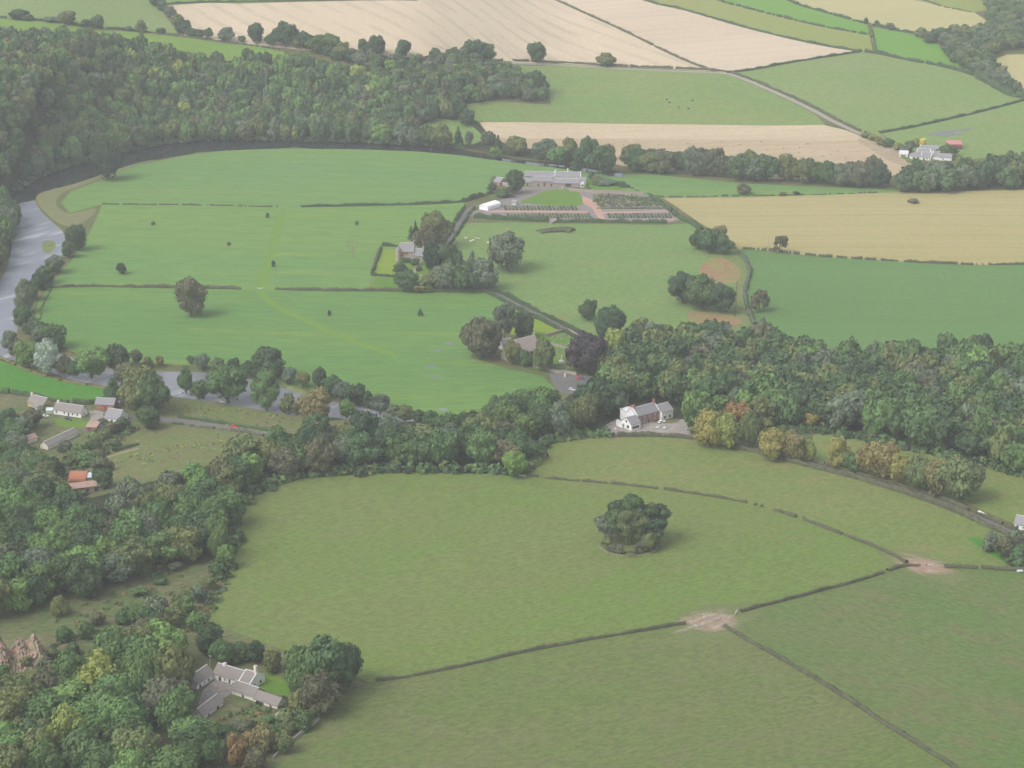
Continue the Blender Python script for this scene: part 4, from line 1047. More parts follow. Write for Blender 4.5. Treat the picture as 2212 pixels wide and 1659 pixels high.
row([(165, 540, 54, 42), (150, 556, 34, 30), (118, 590, 36, 40), (100, 612, 38, 36), (85, 625, 36, 36), (62, 648, 44, 40), (52, 675, 58, 40), (50, 712, 52, 40), (78, 732, 44, 52), (118, 752, 50, 56), (92, 745, 40, 44), (20, 755, 40, 34, 'grey green'), (38, 775, 40, 34, 'brownish green')],
    'riverside tree between the pool and the loop fields', 'trees along the inner river bank', kinds=('oak',), tints=('dark green', 'deep green', 'grey green', 'deep green'), name='riverside_tree', cat='tree')
row([(138, 806, 35, 36, 'brownish green'), (160, 812, 31, 32), (295, 788, 32, 24, 'brownish green'), (320, 792, 21, 20, 'olive green'), (345, 790, 21, 17, 'tan'), (412, 786, 17, 19), (438, 796, 31, 30), (470, 803, 31, 32), (505, 806, 32, 30), (535, 812, 34, 28), (625, 828, 34, 35), (655, 836, 31, 32), (690, 842, 49, 30), (715, 856, 42, 43), (738, 864, 39, 36), (765, 874, 43, 43, 'dark green'), (795, 880, 34, 32), (822, 893, 42, 40, 'grey green'), (850, 900, 26, 27), (875, 908, 31, 38), (905, 912, 26, 32), (930, 920, 31, 36), (330, 860, 39, 40, 'olive green'), (640, 896, 26, 28)],
    'riverside tree along the lower reach of the river', 'trees along the lower reach', kinds=('oak', 'oak', 'tall'), name='riverside_tree', cat='tree')
row([(2140, 1188, 36, 46), (2172, 1205, 46, 48), (2202, 1222, 40, 50), (2195, 1180, 36, 46), (2215, 1195, 44, 50), (2188, 1222, 24, 30), (2150, 1178, 24, 40)], 'shrub in the thicket beside the front pastures', 'thicket beside the front pastures', kinds=('bush',), tints=('grey green', 'brownish green', 'deep green'))
row([(1870, 296, 10, 24, 'olive green'), (1885, 303, 14, 22, 'yellow green'), (1900, 312, 16, 20, 'tan'), (1918, 318, 18, 22, 'deep green'), (1938, 322, 14, 24, 'yellow green'), (1962, 318, 14, 22, 'deep green'), (1978, 316, 18, 20, 'yellow green'), (1993, 316, 18, 16, 'bright yellow'), (1958, 330, 20, 30, 'grey green')],
    'bush beside the white hill farm', 'bushes beside the white hill farm', kinds=('bush',))
row([(1870, 52, 14, 10), (1895, 56, 12, 10), (1925, 64, 14, 20), (1990, 80, 20, 26), (2030, 88, 28, 30)], 'shrub on the hill hedge', 'shrubs on the hill hedge', kinds=('bush',))
row([(1690, 422, 7, 18, 'brownish green'), (1721, 421, 8, 14, 'dark green'), (1972, 438, 9, 24, 'brownish green'), (1070, 396, 14, 24), (1062, 410, 14, 20), (1092, 425, 18, 34), (1310, 400, 10, 40), (1290, 392, 12, 30), (1345, 403, 10, 22), (1278, 388, 18, 12), (1270, 413, 10, 12)],
    'bush near the farm steading and stubble', 'small bushes around the steading', kinds=('bush',))
row([(865, 590, 22, 30), (898, 572, 14, 20), (905, 585, 10, 16, 'brownish green'), (875, 566, 10, 24, 'mid green')], 'garden bush beside the tower house', 'bushes in the tower house garden', kinds=('bush',))
row([(270, 1345, 30, 40), (300, 1345, 40, 46), (345, 1345, 50, 54), (380, 1352, 44, 44), (318, 1370, 54, 54), (405, 1322, 36, 38), (430, 1300, 34, 34), (450, 1275, 30, 34), (470, 1250, 30, 30), (425, 1362, 40, 40, 'fresh green'), (440, 1392, 46, 36, 'tan'), (400, 1290, 14, 26), (350, 1260, 12, 30), (300, 1285, 16, 36), (380, 1230, 16, 36), (210, 1350, 26, 36, 'brownish green'), (190, 1380, 34, 40), (140, 1385, 30, 36), (230, 1410, 30, 40), (130, 1330, 40, 40), (160, 1415, 26, 34), (200, 1440, 28, 34)],
    'bush in the bramble clearing above the farmhouse', 'bushes of the bramble clearing', kinds=('bush', 'oak'), tints=('deep green', 'mid green', 'grey green', 'olive green'))
row([(640, 1480, 34, 44), (650, 1530, 40, 50, 'olive green'), (640, 1560, 24, 38, 'brownish green'), (580, 1562, 16, 34), (530, 1575, 16, 40, 'brownish green'), (620, 1580, 44, 50, 'olive green'), (590, 1598, 32, 44), (660, 1575, 36, 44), (540, 1606, 26, 44, 'rusty brown'), (500, 1622, 34, 50, 'brownish green'), (460, 1650, 48, 54, 'olive green'), (610, 1625, 40, 46, 'olive green'), (555, 1660, 44, 50, 'brownish green'), (490, 1585, 14, 34)],
    'bush in the overgrown farm garden', 'bushes of the farm garden', kinds=('bush',), tints=('mid green', 'deep green', 'olive green'))
row([(200, 975, 22, 36), (170, 985, 26, 34), (225, 950, 24, 34), (245, 935, 26, 32), (265, 925, 24, 30), (190, 1006, 32, 50), (160, 1004, 26, 40), (222, 1020, 34, 42), (225, 1050, 34, 46), (140, 1090, 46, 52), (150, 995, 20, 30), (140, 975, 22, 30), (250, 965, 14, 24), (210, 985, 14, 26, 'brownish green'), (236, 905, 14, 26), (222, 916, 12, 22), (100, 888, 14, 22)],
    'bush between the cottages and the rusty sheds', 'bushes around the cottages', kinds=('bush',), tints=('deep green', 'mid green', 'olive green', 'brownish green'))

# ---- undergrowth that nobody could count: bramble, bracken, wood-edge scrub, rank grass tufts
def cover(name, label, pts, size, hgt, tints, seed, per=14):
    r = np.random.RandomState(seed); names = [t for t, w in tints for _ in range(w)]
    Vs, Cs = [], []
    z = terrain(pts[:, 0], pts[:, 1])
    for (x, y), zz in zip(pts, z):
        s = size * r.uniform(.5, 1.5); h = hgt * r.uniform(.5, 1.5)
        d = r.normal(size=(per, 3)); d[:, 2] = np.abs(d[:, 2]) + .1; d /= np.linalg.norm(d, axis=1)[:, None]
        p = np.array([x, y, zz]) + d * np.array([s, s, h])
        V, _ = leaf_quads(p, d + r.normal(size=d.shape) * .4, .36 * s, r)
        Vs.append(V); Cs.append(np.tile(np.array(TINT[names[r.randint(len(names))]]) * r.uniform(.8, 1.2), (len(V), 1)))
    V = np.concatenate(Vs); Q = np.arange(len(V), dtype=np.int32).reshape(-1, 4)
    tag(link(name, mesh_arr(name, V, Q, None, M['woodleaf'], np.concatenate(Cs))), label, 'undergrowth', kind='stuff')
def line_pts(line, n, spread, seed):
    r = np.random.RandomState(seed); P = resample(uv(line)[:, :2], 1.0)
    q = P[r.randint(0, len(P), n)]; return q + r.normal(size=q.shape) * spread
def in_poly(polyP, sp, seed, keep):
    r = np.random.RandomState(seed); p = scatter(polyP, sp, seed, .8); return p[r.rand(len(p)) < keep]
clear = [(480, 1215), (440, 1335), (400, 1400), (300, 1400), (220, 1440), (110, 1460), (110, 1330), (250, 1250), (330, 1215)]
garden = [(640, 1500), (640, 1545), (600, 1600), (540, 1700), (430, 1700), (450, 1570), (520, 1530)]
edge = cr([(470, 1250), (500, 1170), (505, 1112), (535, 1076), (620, 1035), (750, 1022), (900, 1017), (1040, 1019), (1120, 1022), (1150, 1000), (1185, 955), (1240, 946), (1310, 938)])
edge2 = cr([(1500, 936), (1640, 940), (1755, 930), (1860, 950), (1960, 968), (2100, 998), (2230, 1032)])
edge3 = cr([(430, 1345), (470, 1275), (495, 1215)])
SCR = [('dark green', 3), ('deep green', 4), ('olive green', 3), ('brownish green', 3), ('grey green', 2)]
cover('brambles', 'tangled brambles and bracken covering the clearing and farm garden', np.concatenate([in_poly(clear, 2.4, 3, .16), in_poly(garden, 2.0, 4, .5), line_pts(edge3, 120, 1.6, 5)]), 1.1, .8, SCR + [('rusty brown', 2), ('tan', 1), ('mid green', 3)], 6)
cover('undergrowth', 'dark low undergrowth along the edges of the woods', np.concatenate([line_pts(edge, 420, 1.8, 7), line_pts(edge2, 240, 1.6, 8)]), 2.0, 3.4, [('dark green', 4), ('deep green', 5), ('mid green', 3), ('olive green', 2)], 9, 24)
gp = [(210, 925), (300, 925), (330, 912), (290, 932), (205, 990), (160, 1040), (190, 1075), (120, 1080), (110, 1010), (200, 1000), (180, 950)]
cover('scrub_thicket', 'scrubby growth filling the ground between cottages and sheds', in_poly(gp, 2.6, 12, .6), 1.5, 1.5, SCR + [('mid green', 3)], 13)
md = [[(362, 860), (470, 871), (620, 898), (700, 908), (585, 933), (450, 912), (345, 896)], [(360, 918), (470, 932), (560, 946), (430, 985), (330, 1010), (205, 1008), (210, 992), (290, 938)]]
cover('rank_grass', 'rank tussocky grass and rushes of the rough meadows beside the road', np.concatenate([in_poly(q, 2.2, 15, .12) for q in md]), .8, .4, [('yellow green', 3), ('tan', 3), ('fresh green', 3)], 16, 9)
ng = [(1285, 422), (1330, 420), (1400, 428), (1425, 446), (1300, 448), (1282, 436)]
cover('nursery_weeds', 'overgrown stock plants behind the mixed nursery rows', in_poly(ng, 2.4, 18, .75), 1.2, 1.3, [('olive green', 4), ('brownish green', 4), ('grey green', 3), ('mid green', 2), ('yellow green', 1)], 19, 12)

bank = [p for p in L['riverN'] if 20 < p[0] < 1010]
cover('bankside_scrub', 'overhanging scrub along the far bank of the dark river reach', line_pts([(x, y - 1.5) for x, y in bank], 520, 1.2, 21), 2.2, 2.6, [('dark green', 4), ('deep green', 5), ('mid green', 2), ('grey green', 2)], 22, 20)
# ------------------------------------------------------------------ hedges and walls
def hedge(line, w, h, label, tint='dark green', gap=0.0, seed=1, name='hedge', cat='hedge', bump=0.38, group=None):
    r = np.random.RandomState(seed)
    P = resample(uv(line)[:, :2], 1.1)
    P = np.column_stack([P, terrain(P[:, 0], P[:, 1])])
    n = len(P)
    t = np.gradient(P[:, :2], axis=0); t /= np.linalg.norm(t, axis=1)[:, None] + 1e-9
    nr = np.stack([-t[:, 1], t[:, 0], np.zeros(n)], 1)
    k = 3
    def sm(a): return np.convolve(np.pad(a, k, mode='edge'), np.ones(2 * k + 1) / (2 * k + 1), 'valid')
    hh = h * (1 + sm(r.normal(size=n)) * bump * 1.6); ww = w * (1 + sm(r.normal(size=n)) * bump)
    on = np.ones(n, bool)
    if gap > 0:
        g = np.convolve(r.normal(size=n + 3), np.ones(4) / 4, 'valid'); on = g > np.quantile(g, gap)
        for i in range(3, n):
            if not on[i - 3:i].any(): on[i] = True
    V = []; Q = []
    prev = None
    prof = [(-.5, -.03), (-.52, .55), (-.32, .93), (0, 1.02), (.32, .93), (.52, .55), (.5, -.03)]
    for i in range(n):
        if not on[i]: prev = None; continue
        b = len(V)
        for a, c in prof:
            V.append(P[i] + nr[i] * a * ww[i] * (1 + r.uniform(-.12, .12)) + np.array([0, 0, hh[i] * c * (1 + r.uniform(-.08, .08))]))
        if prev is not None:
            for j in range(6): Q.append((prev + j, prev + j + 1, b + j + 1, b + j))
        prev = b
    V = np.array(V)
    idx = np.where(on)[0]
    m = int(len(idx) * 1.1 * (w + 1.6 * h) * 1.1)
    m = min(m, 9000)
    pi = r.choice(idx, m); a = r.uniform(-1, 1, m)
    ang = a * 1.75
    off = nr[pi] * (np.sin(ang) * ww[pi] * .55)[:, None] + np.array([0, 0, 1.0]) * (np.clip(np.cos(ang) * .75 + .32, 0.05, 1.08) * hh[pi])[:, None]
    pts = P[pi] + off + np.column_stack([t[pi] * r.uniform(-.6, .6, (m, 1)), np.zeros(m)])
    N = nr[pi] * np.sin(ang)[:, None] + np.array([0, 0, 1.0]) * np.cos(ang)[:, None] + r.normal(size=(m, 3)) * .5
    N /= np.linalg.norm(N, axis=1)[:, None]
    LV, LQ = leaf_quads(pts, N, min(.42, .22 + .06 * h), r)
    me = mesh_arr(name, np.concatenate([V, LV]), np.concatenate([np.array(Q, np.int32).reshape(-1, 4), LQ + len(V)]), None, M['leaf'])
    o = link(name, me)
    c = TINT[tint]; o.color = (c[0] * .80, c[1] * .80, c[2] * .80, 1)
    return tag(o, label, cat, group)

def wall(line, w, h, label, mat='drystone', name='stone_wall', cat='wall', seed=1, cap=True):
    r = np.random.RandomState(seed)
    P = resample(uv(line)[:, :2], 2.5)
    P = np.column_stack([P, terrain(P[:, 0], P[:, 1])]); n = len(P)
    t = np.gradient(P[:, :2], axis=0); t /= np.linalg.norm(t, axis=1)[:, None] + 1e-9
    nr = np.stack([-t[:, 1], t[:, 0], np.zeros(n)], 1)
    V = []; F = []
    for i in range(n):
        hh = h * r.uniform(.93, 1.07)
        for a, z in ((-.5, -.4), (-.42, hh), (.42, hh), (.5, -.4)):
            V.append(P[i] + nr[i] * a * w + np.array([0, 0, z]))
        if i:
            b = 4 * i
            for j in range(3): F.append((b - 4 + j, b - 3 + j, b + 1 + j, b + j))
    F += [(0, 3, 2, 1), (4 * n - 4, 4 * n - 3, 4 * n - 2, 4 * n - 1)]
    root = empty(name, P[0], label, cat)
    link('wall_body', mesh_pd('wall_body', [v - P[0] for v in V], F, M[mat]), root)
    if cap:
        b = MB()
        for i in range(n - 1):
            z = h * 1.05
            a, c = P[i] - P[0], P[i + 1] - P[0]
            if np.linalg.norm(c - a) < .1: continue
            o = a + np.array([0, 0, z]) - nr[i] * w * .5
            b.box(o, c - a, nr[i] * w, (0, 0, .16))
        b.build('coping', M[mat], root)
    return root

def off_line(line, dist):
    """shift an image polyline sideways by metres and return it in image pixels"""
    P = uv(line); t = np.gradient(P[:, :2], axis=0); t /= np.linalg.norm(t, axis=1)[:, None] + 1e-9
    Q = P.copy(); Q[:, 0] -= t[:, 1] * dist; Q[:, 1] += t[:, 0] * dist
    Q[:, 2] = terrain(Q[:, 0], Q[:, 1])
    return [tuple(q) for q in to_pixels(Q)]

H = hedge
loop = L['loophedge']
H([p for p in loop if p[0] < 606], .9, 1.0, 'thin low hedge crossing the loop of green fields beside the shingle', 'brownish green', .12, 1)
H([p for p in loop if p[0] > 628], 2.4, 2.0, 'thick dark hedge across the green fields towards the steading', 'dark green', 0, 2)
H([p for p in L['midhedge'] if p[0] < 556], 2.0, 1.9, 'long hedge between two green fields, river end up to the field gate', 'brownish green', 0, 3)
H([p for p in L['midhedge'] if p[0] > 572], 2.0, 1.9, 'long hedge between two green fields, from the field gate to the lane', 'brownish green', 0, 4)
H(cr([(826, 531), (858, 533)], 2), 2.0, 2.2, 'short clipped hedge at the head of the dry lawn', 'dark green', 0, 5)
H(cr([(823, 536), (812, 565), (803, 594)], 3), 2.2, 1.8, 'ragged hedge along the side of the dry lawn', 'brownish green', .12, 6)
H(cr([(803, 595), (858, 599)], 2), 1.4, 1.8, 'clipped hedge at the foot of the dry lawn', 'dark green', 0, 7)
lane = L['nurserylane']; lo = [p for p in lane if p[1] > 628]; hi = [p for p in lane if 448 < p[1] < 530]
H(off_line(lo, -4.2), 2.0, 2.0, 'hedge on the field side of the lane above the church', 'dark green', .03, 8)
H(off_line(lo, 4.2), 2.2, 2.0, 'hedge on the pasture side of the lane above the church', 'dark green', 0, 9)
H(off_line(hi, -3.8), 2.0, 2.2, 'hedge beside the lane on its silage field side', 'deep green', .1, 10)
H(off_line(hi, 3.6), 2.0, 1.6, 'hedge beside the lane on its pasture side', 'deep green', .25, 11)
H(cr([(1000, 437), (1030, 428), (1060, 418), (1085, 420), (1100, 416)]), 3.0, 3.4, 'tall hedge curving up to the steading from the lane', 'dark green', 0, 12)
H(cr([(1022, 471), (1080, 474), (1130, 476), (1186, 479)]), 3.2, 3.0, 'thick hedge along the front of the nursery, lane half', 'deep green', 0, 13)
H(cr([(1204, 480), (1300, 480), (1380, 481), (1440, 482)]), 2.6, 2.6, 'thick hedge along the front of the nursery, far half', 'deep green', 0, 14)
H(cr([(1404, 426), (1440, 450), (1468, 472), (1490, 482), (1515, 497)]), 3.2, 2.8, 'hedge running down beside the nursery towards the corner clump', 'deep green', .05, 15)
H(cr([(1292, 388), (1325, 395), (1350, 403), (1366, 408)]), 2.4, 2.0, 'dark garden hedge behind the steading', 'dark green', .06, 16)
H(cr([(1280, 399), (1300, 400)], 2), 3.0, 2.2, 'short dark hedge beside the white end of the steading', 'dark green', 0, 17)
H(cr([(1366, 410), (1420, 424), (1445, 426), (1640, 423), (1760, 421), (1900, 416)]), .9, .9, 'thin fence hedge between the meadow strip and cut stubble', 'brownish green', .25, 18)
H(L['tanlow'], 1.8, 1.7, 'broken hedge between the cut stubble and cereal field', 'brownish green', .22, 19)
H(L['burn'], 2.6, 2.0, 'dark bushy line of the burn beside the cereal field', 'grey green', 0, 20, bump=.4)
H(cr([(1070, 131), (1086, 131)], 2), 2.0, 1.6, 'short hedge at the start of the top lane', 'dark green', 0, 21)
H(off_line([p for p in L['toplane'] if p[0] > 1098], 3.5), 2.4, 1.8, 'dark hedge along the top lane below the barley', 'brownish green', .02, 22)
H(L['golddiv'], 2.4, 1.9, 'dark hedge dividing the two barley fields', 'brownish green', .03, 23)
H(L['goldright'], 2.6, 2.0, 'dark hedge between the barley and pale green strip', 'dark green', .02, 24)
H(L['goldlow'], 2.6, 2.0, 'dark curved hedge along the foot of the level barley', 'dark green', 0, 25)
H(L['stripdiv'], 2.2, 2.0, 'bushy hedge between the pale strip and lush green field', 'dark green', .25, 26, bump=.45)
H(L['brightup'], 2.8, 2.4, 'bushy hedge above the lush green hill field', 'dark green', .08, 27, bump=.45)
H(cr([(1878, 56), (1884, 80), (1890, 112)]), 3.6, 2.2, 'short bushy hedge climbing between two hill fields', 'olive green', .06, 28, bump=.4)
H(L['upright'], 3.2, 2.8, 'bushy hedge under the lush corner field on the hill', 'dark green', .04, 29, bump=.45)
H(off_line([p for p in L['hilltrack'] if p[0] < 1880], 4.5), 2.6, 2.0, 'dark hedge beside the hill farm track', 'brownish green', .06, 30)
H(L['hilldiv'], 2.6, 2.0, 'dark curved hedge across the hill pasture above the white farm', 'dark green', 0, 31)
H(cr([(2110, 165), (2150, 188), (2185, 205), (2215, 212)]), 7.0, 6.0, 'tall thick hedge at the top of the hill pasture', 'deep green', 0, 32, bump=.4)
H(cr([(1640, -30), (1700, -2), (1960, -3), (2030, 13), (2100, 27)]), 1.6, 1.4, 'hedge at the top edge of the olive field', 'brownish green', .1, 33)
H(cr([(-60, 32), (0, 38), (90, 45), (180, 55), (235, 62), (300, 68)]), 2.0, 1.8, 'dark hedge between the hill pasture and ridge field', 'dark green', .12, 34, bump=.4)
H(cr([(300, 68), (390, 78), (480, 90), (560, 101), (640, 115), (720, 140), (790, 160)]), 1.6, 1.4, 'brown fence line along the ridge field', 'brownish green', .12, 35, bump=.4)
H(cr([(340, 9), (450, 5), (640, 3), (760, 0)]), 1.8, 1.8, 'hedge along the top of the barley field', 'deep green', 0, 36)
H(cr([(1945, 338), (1970, 350), (2000, 357), (2032, 352)]), 2.2, 1.6, 'clipped green hedge round the white hill farm', 'fresh green', 0, 37)
H(cr([(-40, 846), (40, 852), (100, 862), (150, 872), (205, 872), (235, 862)]), 2.4, 2.2, 'dark hedge between the cottages and small bright field', 'deep green', .03, 38)
H(off_line([p for p in L['mainroad'] if p[0] > 375], 5.2), 1.6, 1.5, 'hedge on the river side of the main road', 'deep green', 0, 39)
H(off_line([p for p in L['mainroad'] if 375 < p[0]], -5.0), 1.2, 1.1, 'low hedge on the meadow side of the main road', 'brownish green', .2, 40)
H(L['div12'], 1.3, 1.2, 'broken hedge curving between the front pastures', 'brownish green', .10, 41)
H(L['div13'], 1.35, 1.25, 'hedge from the muddy gateway down to the garden clump', 'brownish green', .02, 42)
H(L['div14'], 1.35, 1.25, 'hedge between the two muddy gateways', 'brownish green', .04, 43)
H([p for p in L['div24'] if p[0] > 2022], 1.9, 1.7, 'hedge from the upper gateway to the thicket', 'brownish green', .02, 44)
H(L['div34'], 1.5, 1.45, 'long hedge running down from the muddy gateway', 'brownish green', 0, 45)
H(off_line([p for p in L['roadup'] if p[0] > 1316], -3.6), 2.0, 2.1, 'hedge on the pasture side of the road past the inn', 'brownish green', 0, 46)
H(off_line([p for p in L['roadup'] if p[0] > 1730], 3.8), 1.6, 1.5, 'hedge on the strip side of the road by the golden trees', 'brownish green', .12, 47)
H(cr([(300, 960), (235, 980), (195, 998)]), 2.4, 1.8, 'dark hedge beside the rough meadow path', 'dark green', .05, 50)
H(cr([(110, 626), (92, 660), (86, 690)]), 1.2, .9, 'low fringe of weeds on the inner river bank', 'olive green', .2, 51)
H(cr([(150, 757), (230, 785), (330, 787)]), 2.5, .8, 'brown fringe of weeds along the river edge of the loop field', 'tan', .15, 52)
H(cr([(0, 772), (60, 800), (130, 822), (228, 838)]), 2.0, .9, 'brown fringe of weeds round the small bright field', 'tan', .15, 53)
# nettle and willowherb patch in the pasture
H(cr([(1165, 502), (1190, 499), (1215, 497), (1236, 500)]), 9, 2.2, 'dark brown patch of tall weeds in the pasture below the nursery', 'brownish green', 0, 54, 'weed_patch', 'weeds', .3)

wall(cr([(1100, 766), (1150, 790), (1200, 805), (1222, 806), (1245, 810)]), .6, 1.6, 'brown stone wall between the churchyard and car park', 'stone', seed=61)
wall(cr([(1097, 700), (1130, 694), (1170, 684)]), .6, 1.5, 'stone wall between the field and churchyard lawn', 'stone', seed=62)
wall(cr([(1180, 727), (1205, 720), (1228, 716), (1260, 738)]), .6, 1.6, 'stone wall across the top of the graveyard', 'stone', seed=63)
wall(cr([(1188, 744), (1215, 752), (1245, 762)]), .5, 1.3, 'low wall through the middle of the graveyard', 'drystone', seed=64)
wall(cr([(1176, 796), (1200, 790), (1240, 790)]), .5, 1.2, 'low wall across the lower graveyard', 'stone', seed=65)
wall(cr([(1230, 413), (1300, 417), (1390, 420)]), .6, 2.2, 'long stone garden wall behind the nursery', 'stone', seed=66)
wall(cr([(1310, 941), (1400, 941), (1480, 946), (1500, 948)]), .5, 1.0, 'stone roadside wall in front of the inn', 'drystone', seed=67)
wall(cr([(862, 590), (915, 598)]), .5, 1.0, 'low stone garden wall in front of the tower house', 'stone', seed=68)
wall(cr([(590, 1640), (640, 1595), (690, 1555)]), .5, 1.1, 'broken drystone wall beside the bottom corner of the front pasture', 'drystone', seed=69)
wall(cr([(1190, 484), (1200, 478)]), 2.4, 1.4, 'grey gate pier block at the nursery gap', 'drystone', seed=70)
# ------------------------------------------------------------------ buildings
PANE_CACHE = {}
def window(root, o, ax, nz, w, h, dark=False, mat=None):
    """o = lower left corner on the wall face, ax = unit along wall, nz = outward unit"""
    o, ax, nz = Vector(o), Vector(ax), Vector(nz)
    m = MB(); t = .12; up = Vector((0, 0, 1))
    q = o - nz * .05
    m.box(q, ax * w, nz * .09, up * t); m.box(q + up * (h - t), ax * w, nz * .09, up * t)
    m.box(q + up * t, ax * t, nz * .09, up * (h - 2 * t)); m.box(q + ax * (w - t) + up * t, ax * t, nz * .09, up * (h - 2 * t))
    m.box(q + ax * (w / 2 - .04) + up * t, ax * .08, nz * .08, up * (h - 2 * t))
    f = m.build('window', mat or M['darkwood' if dark else 'frame'], root)
    g = MB(); g.box(o - nz * .05 + ax * t + up * t, ax * (w / 2 - t - .04), nz * .065, up * (h - 2 * t)); g.box(o - nz * .05 + ax * (w / 2 + .04) + up * t, ax * (w / 2 - t - .04), nz * .065, up * (h - 2 * t))
    g.build('pane', M['glass'], f)

def block(root, A, B, depth, h, rise, wall='white', roof='slate', style='gable', front=(), endA=(), endB=(), chim=(), ridge=True, eave=.3, z0=None, skews=None):
    """gabled range: front wall runs A->B on the ground (world), body extends to the far side of it"""
    A, B = Vector(A), Vector(B); base = root.location
    z = z0 if z0 is not None else min(A.z, B.z)
    A = Vector((A.x, A.y, z)) - base; B = Vector((B.x, B.y, z)) - base
    ax = (B - A).normalized(); Ln = (B - A).length
    n = Vector((-ax.y, ax.x, 0))              # into the building
    up = Vector((0, 0, 1)); foot = -up * 3.0
    def P(u, d, zz): return A + ax * u + n * d + up * zz
    v = []; f = []
    if style in ('gable', 'hip', 'flat', 'lean', 'arch'):
        rz = h + rise if style in ('gable', 'lean', 'arch') else h
        if style == 'gable':
            prof = [(0, -3), (0, h), (depth / 2, h + rise), (depth, h), (depth, -3)]
        elif style == 'lean':
            prof = [(0, -3), (0, h), (depth, h + rise), (depth, -3)]
        elif style == 'arch':
            prof = [(0, -3), (0, h)] + [(depth / 2 - depth / 2 * math.cos(math.pi * k / 10), h + rise * math.sin(math.pi * k / 10)) for k in range(1, 10)] + [(depth, h), (depth, -3)]
        else:
            prof = [(0, -3), (0, h), (depth, h), (depth, -3)]
        k = len(prof)
        v = [P(0, d, zz) for d, zz in prof] + [P(Ln, d, zz) for d, zz in prof]
        f = [tuple(range(k)), tuple(reversed(range(k, 2 * k)))] + [(i, k + i, k + (i + 1) % k, (i + 1) % k) for i in range(k)]
        link('wall', mesh_pd('wall', v, [tuple(reversed(q)) for q in f], M[wall]), root)
    T = .22; e = eave; g = .25 if skews is None else -.30
    R = MB()
    def slab(q):
        """four corner points, counter-clockwise seen from outside; thickened upward along normal"""
        q = [Vector(p) for p in q]; nn = (q[1] - q[0]).cross(q[2] - q[0]).normalized() * T
        R.add(q + [p + nn for p in q], [(3, 2, 1, 0), (4, 5, 6, 7), (0, 1, 5, 4), (1, 2, 6, 5), (2, 3, 7, 6), (3, 0, 4, 7)])
    if style == 'gable':
        s = rise / (depth / 2); lo = h - e * s + .03
        slab([P(-g, -e, lo), P(Ln + g, -e, lo), P(Ln + g, depth / 2, h + rise + .03), P(-g, depth / 2, h + rise + .03)])
        slab([P(Ln + g, depth + e, lo), P(-g, depth + e, lo), P(-g, depth / 2, h + rise + .03), P(Ln + g, depth / 2, h + rise + .03)])
    elif style == 'lean':
        s = rise / depth
        slab([P(-g, -e, h - e * s + .03), P(Ln + g, -e, h - e * s + .03), P(Ln + g, depth + .1, h + rise + .03), P(-g, depth + .1, h + rise + .03)])
    elif style == 'arch':
        N = 10
        for k in range(N):
            a0, a1 = math.pi * k / N, math.pi * (k + 1) / N
            p = lambda a: (depth / 2 - (depth / 2 + .1) * math.cos(a), h + .03 + rise * math.sin(a))
            (d0, z0_), (d1, z1) = p(a0), p(a1)
            slab([P(-.2, d0, z0_), P(Ln + .2, d0, z0_), P(Ln + .2, d1, z1), P(-.2, d1, z1)])
    elif style == 'hip':
        i = min(depth / 2, Ln / 2 - .2)
        a, b, c, d = P(-e, -e, h), P(Ln + e, -e, h), P(Ln + e, depth + e, h), P(-e, depth + e, h)
        r0, r1 = P(i, depth / 2, h + rise), P(Ln - i, depth / 2, h + rise)
        bot = [p + up * .02 for p in (a, b, c, d)]; top = [p + up * .2 for p in (a, b, c, d)] + [r0 + up * .2, r1 + up * .2]
        R.add(bot + top, [(3, 2, 1, 0), (0, 1, 5, 4), (1, 2, 6, 5), (2, 3, 7, 6), (3, 0, 4, 7), (4, 5, 9, 8), (5, 6, 9), (6, 7, 8, 9), (7, 4, 8)])
    elif style == 'flat':
        R.box(P(-.2, -.2, h + .02), ax * (Ln + .4), n * (depth + .4), up * .25)
    ro = R.build('roof', M[roof], root)
    if ridge and style in ('gable', 'hip'):
        m = MB()
        u0, u1_ = (-g, Ln + g) if style == 'gable' else (min(depth / 2, Ln / 2 - .2), Ln - min(depth / 2, Ln / 2 - .2))
        if u1_ - u0 > .5:
            m.box(P(u0, depth / 2 - .22, h + rise + .18), ax * (u1_ - u0), n * .44, up * .16); m.build('ridge', M['ridge'], ro)
    if skews:
        for u in (-.02, Ln - .33):
            m = MB()
            for d0, z0_, d1, z1 in ((-.15, h, depth / 2, h + rise), (depth / 2, h + rise, depth + .15, h)):
                a = P(u, d0, z0_ + .06); c = P(u, d1, z1 + .06)
                m.box(a, ax * .35, c - a, up * .38)
            m.build('gable_coping', M[skews], ro)
    for it in chim:
        u, hh = it[0], it[1]; mt = it[2] if len(it) > 2 else wall; dd = it[3] if len(it) > 3 else depth / 2
        zb = h + rise * (1 - abs(dd - depth / 2) / (depth / 2)) if style == 'gable' else h
        m = MB(); m.box(P(u - .5, dd - .6, zb - .8), ax * 1.0, n * 1.2, up * (hh + .8)); m.box(P(u - .58, dd - .68, zb + hh), ax * 1.16, n * 1.36, up * .16)
        c = m.build('chimney', M[mt], root)
        p = MB()
        for q in (-.3, .3): p.tube(P(u, dd + q, zb + hh + .16), P(u, dd + q, zb + hh + .75), .16, .13)
        p.build('chimney_pots', M['pot'], c)
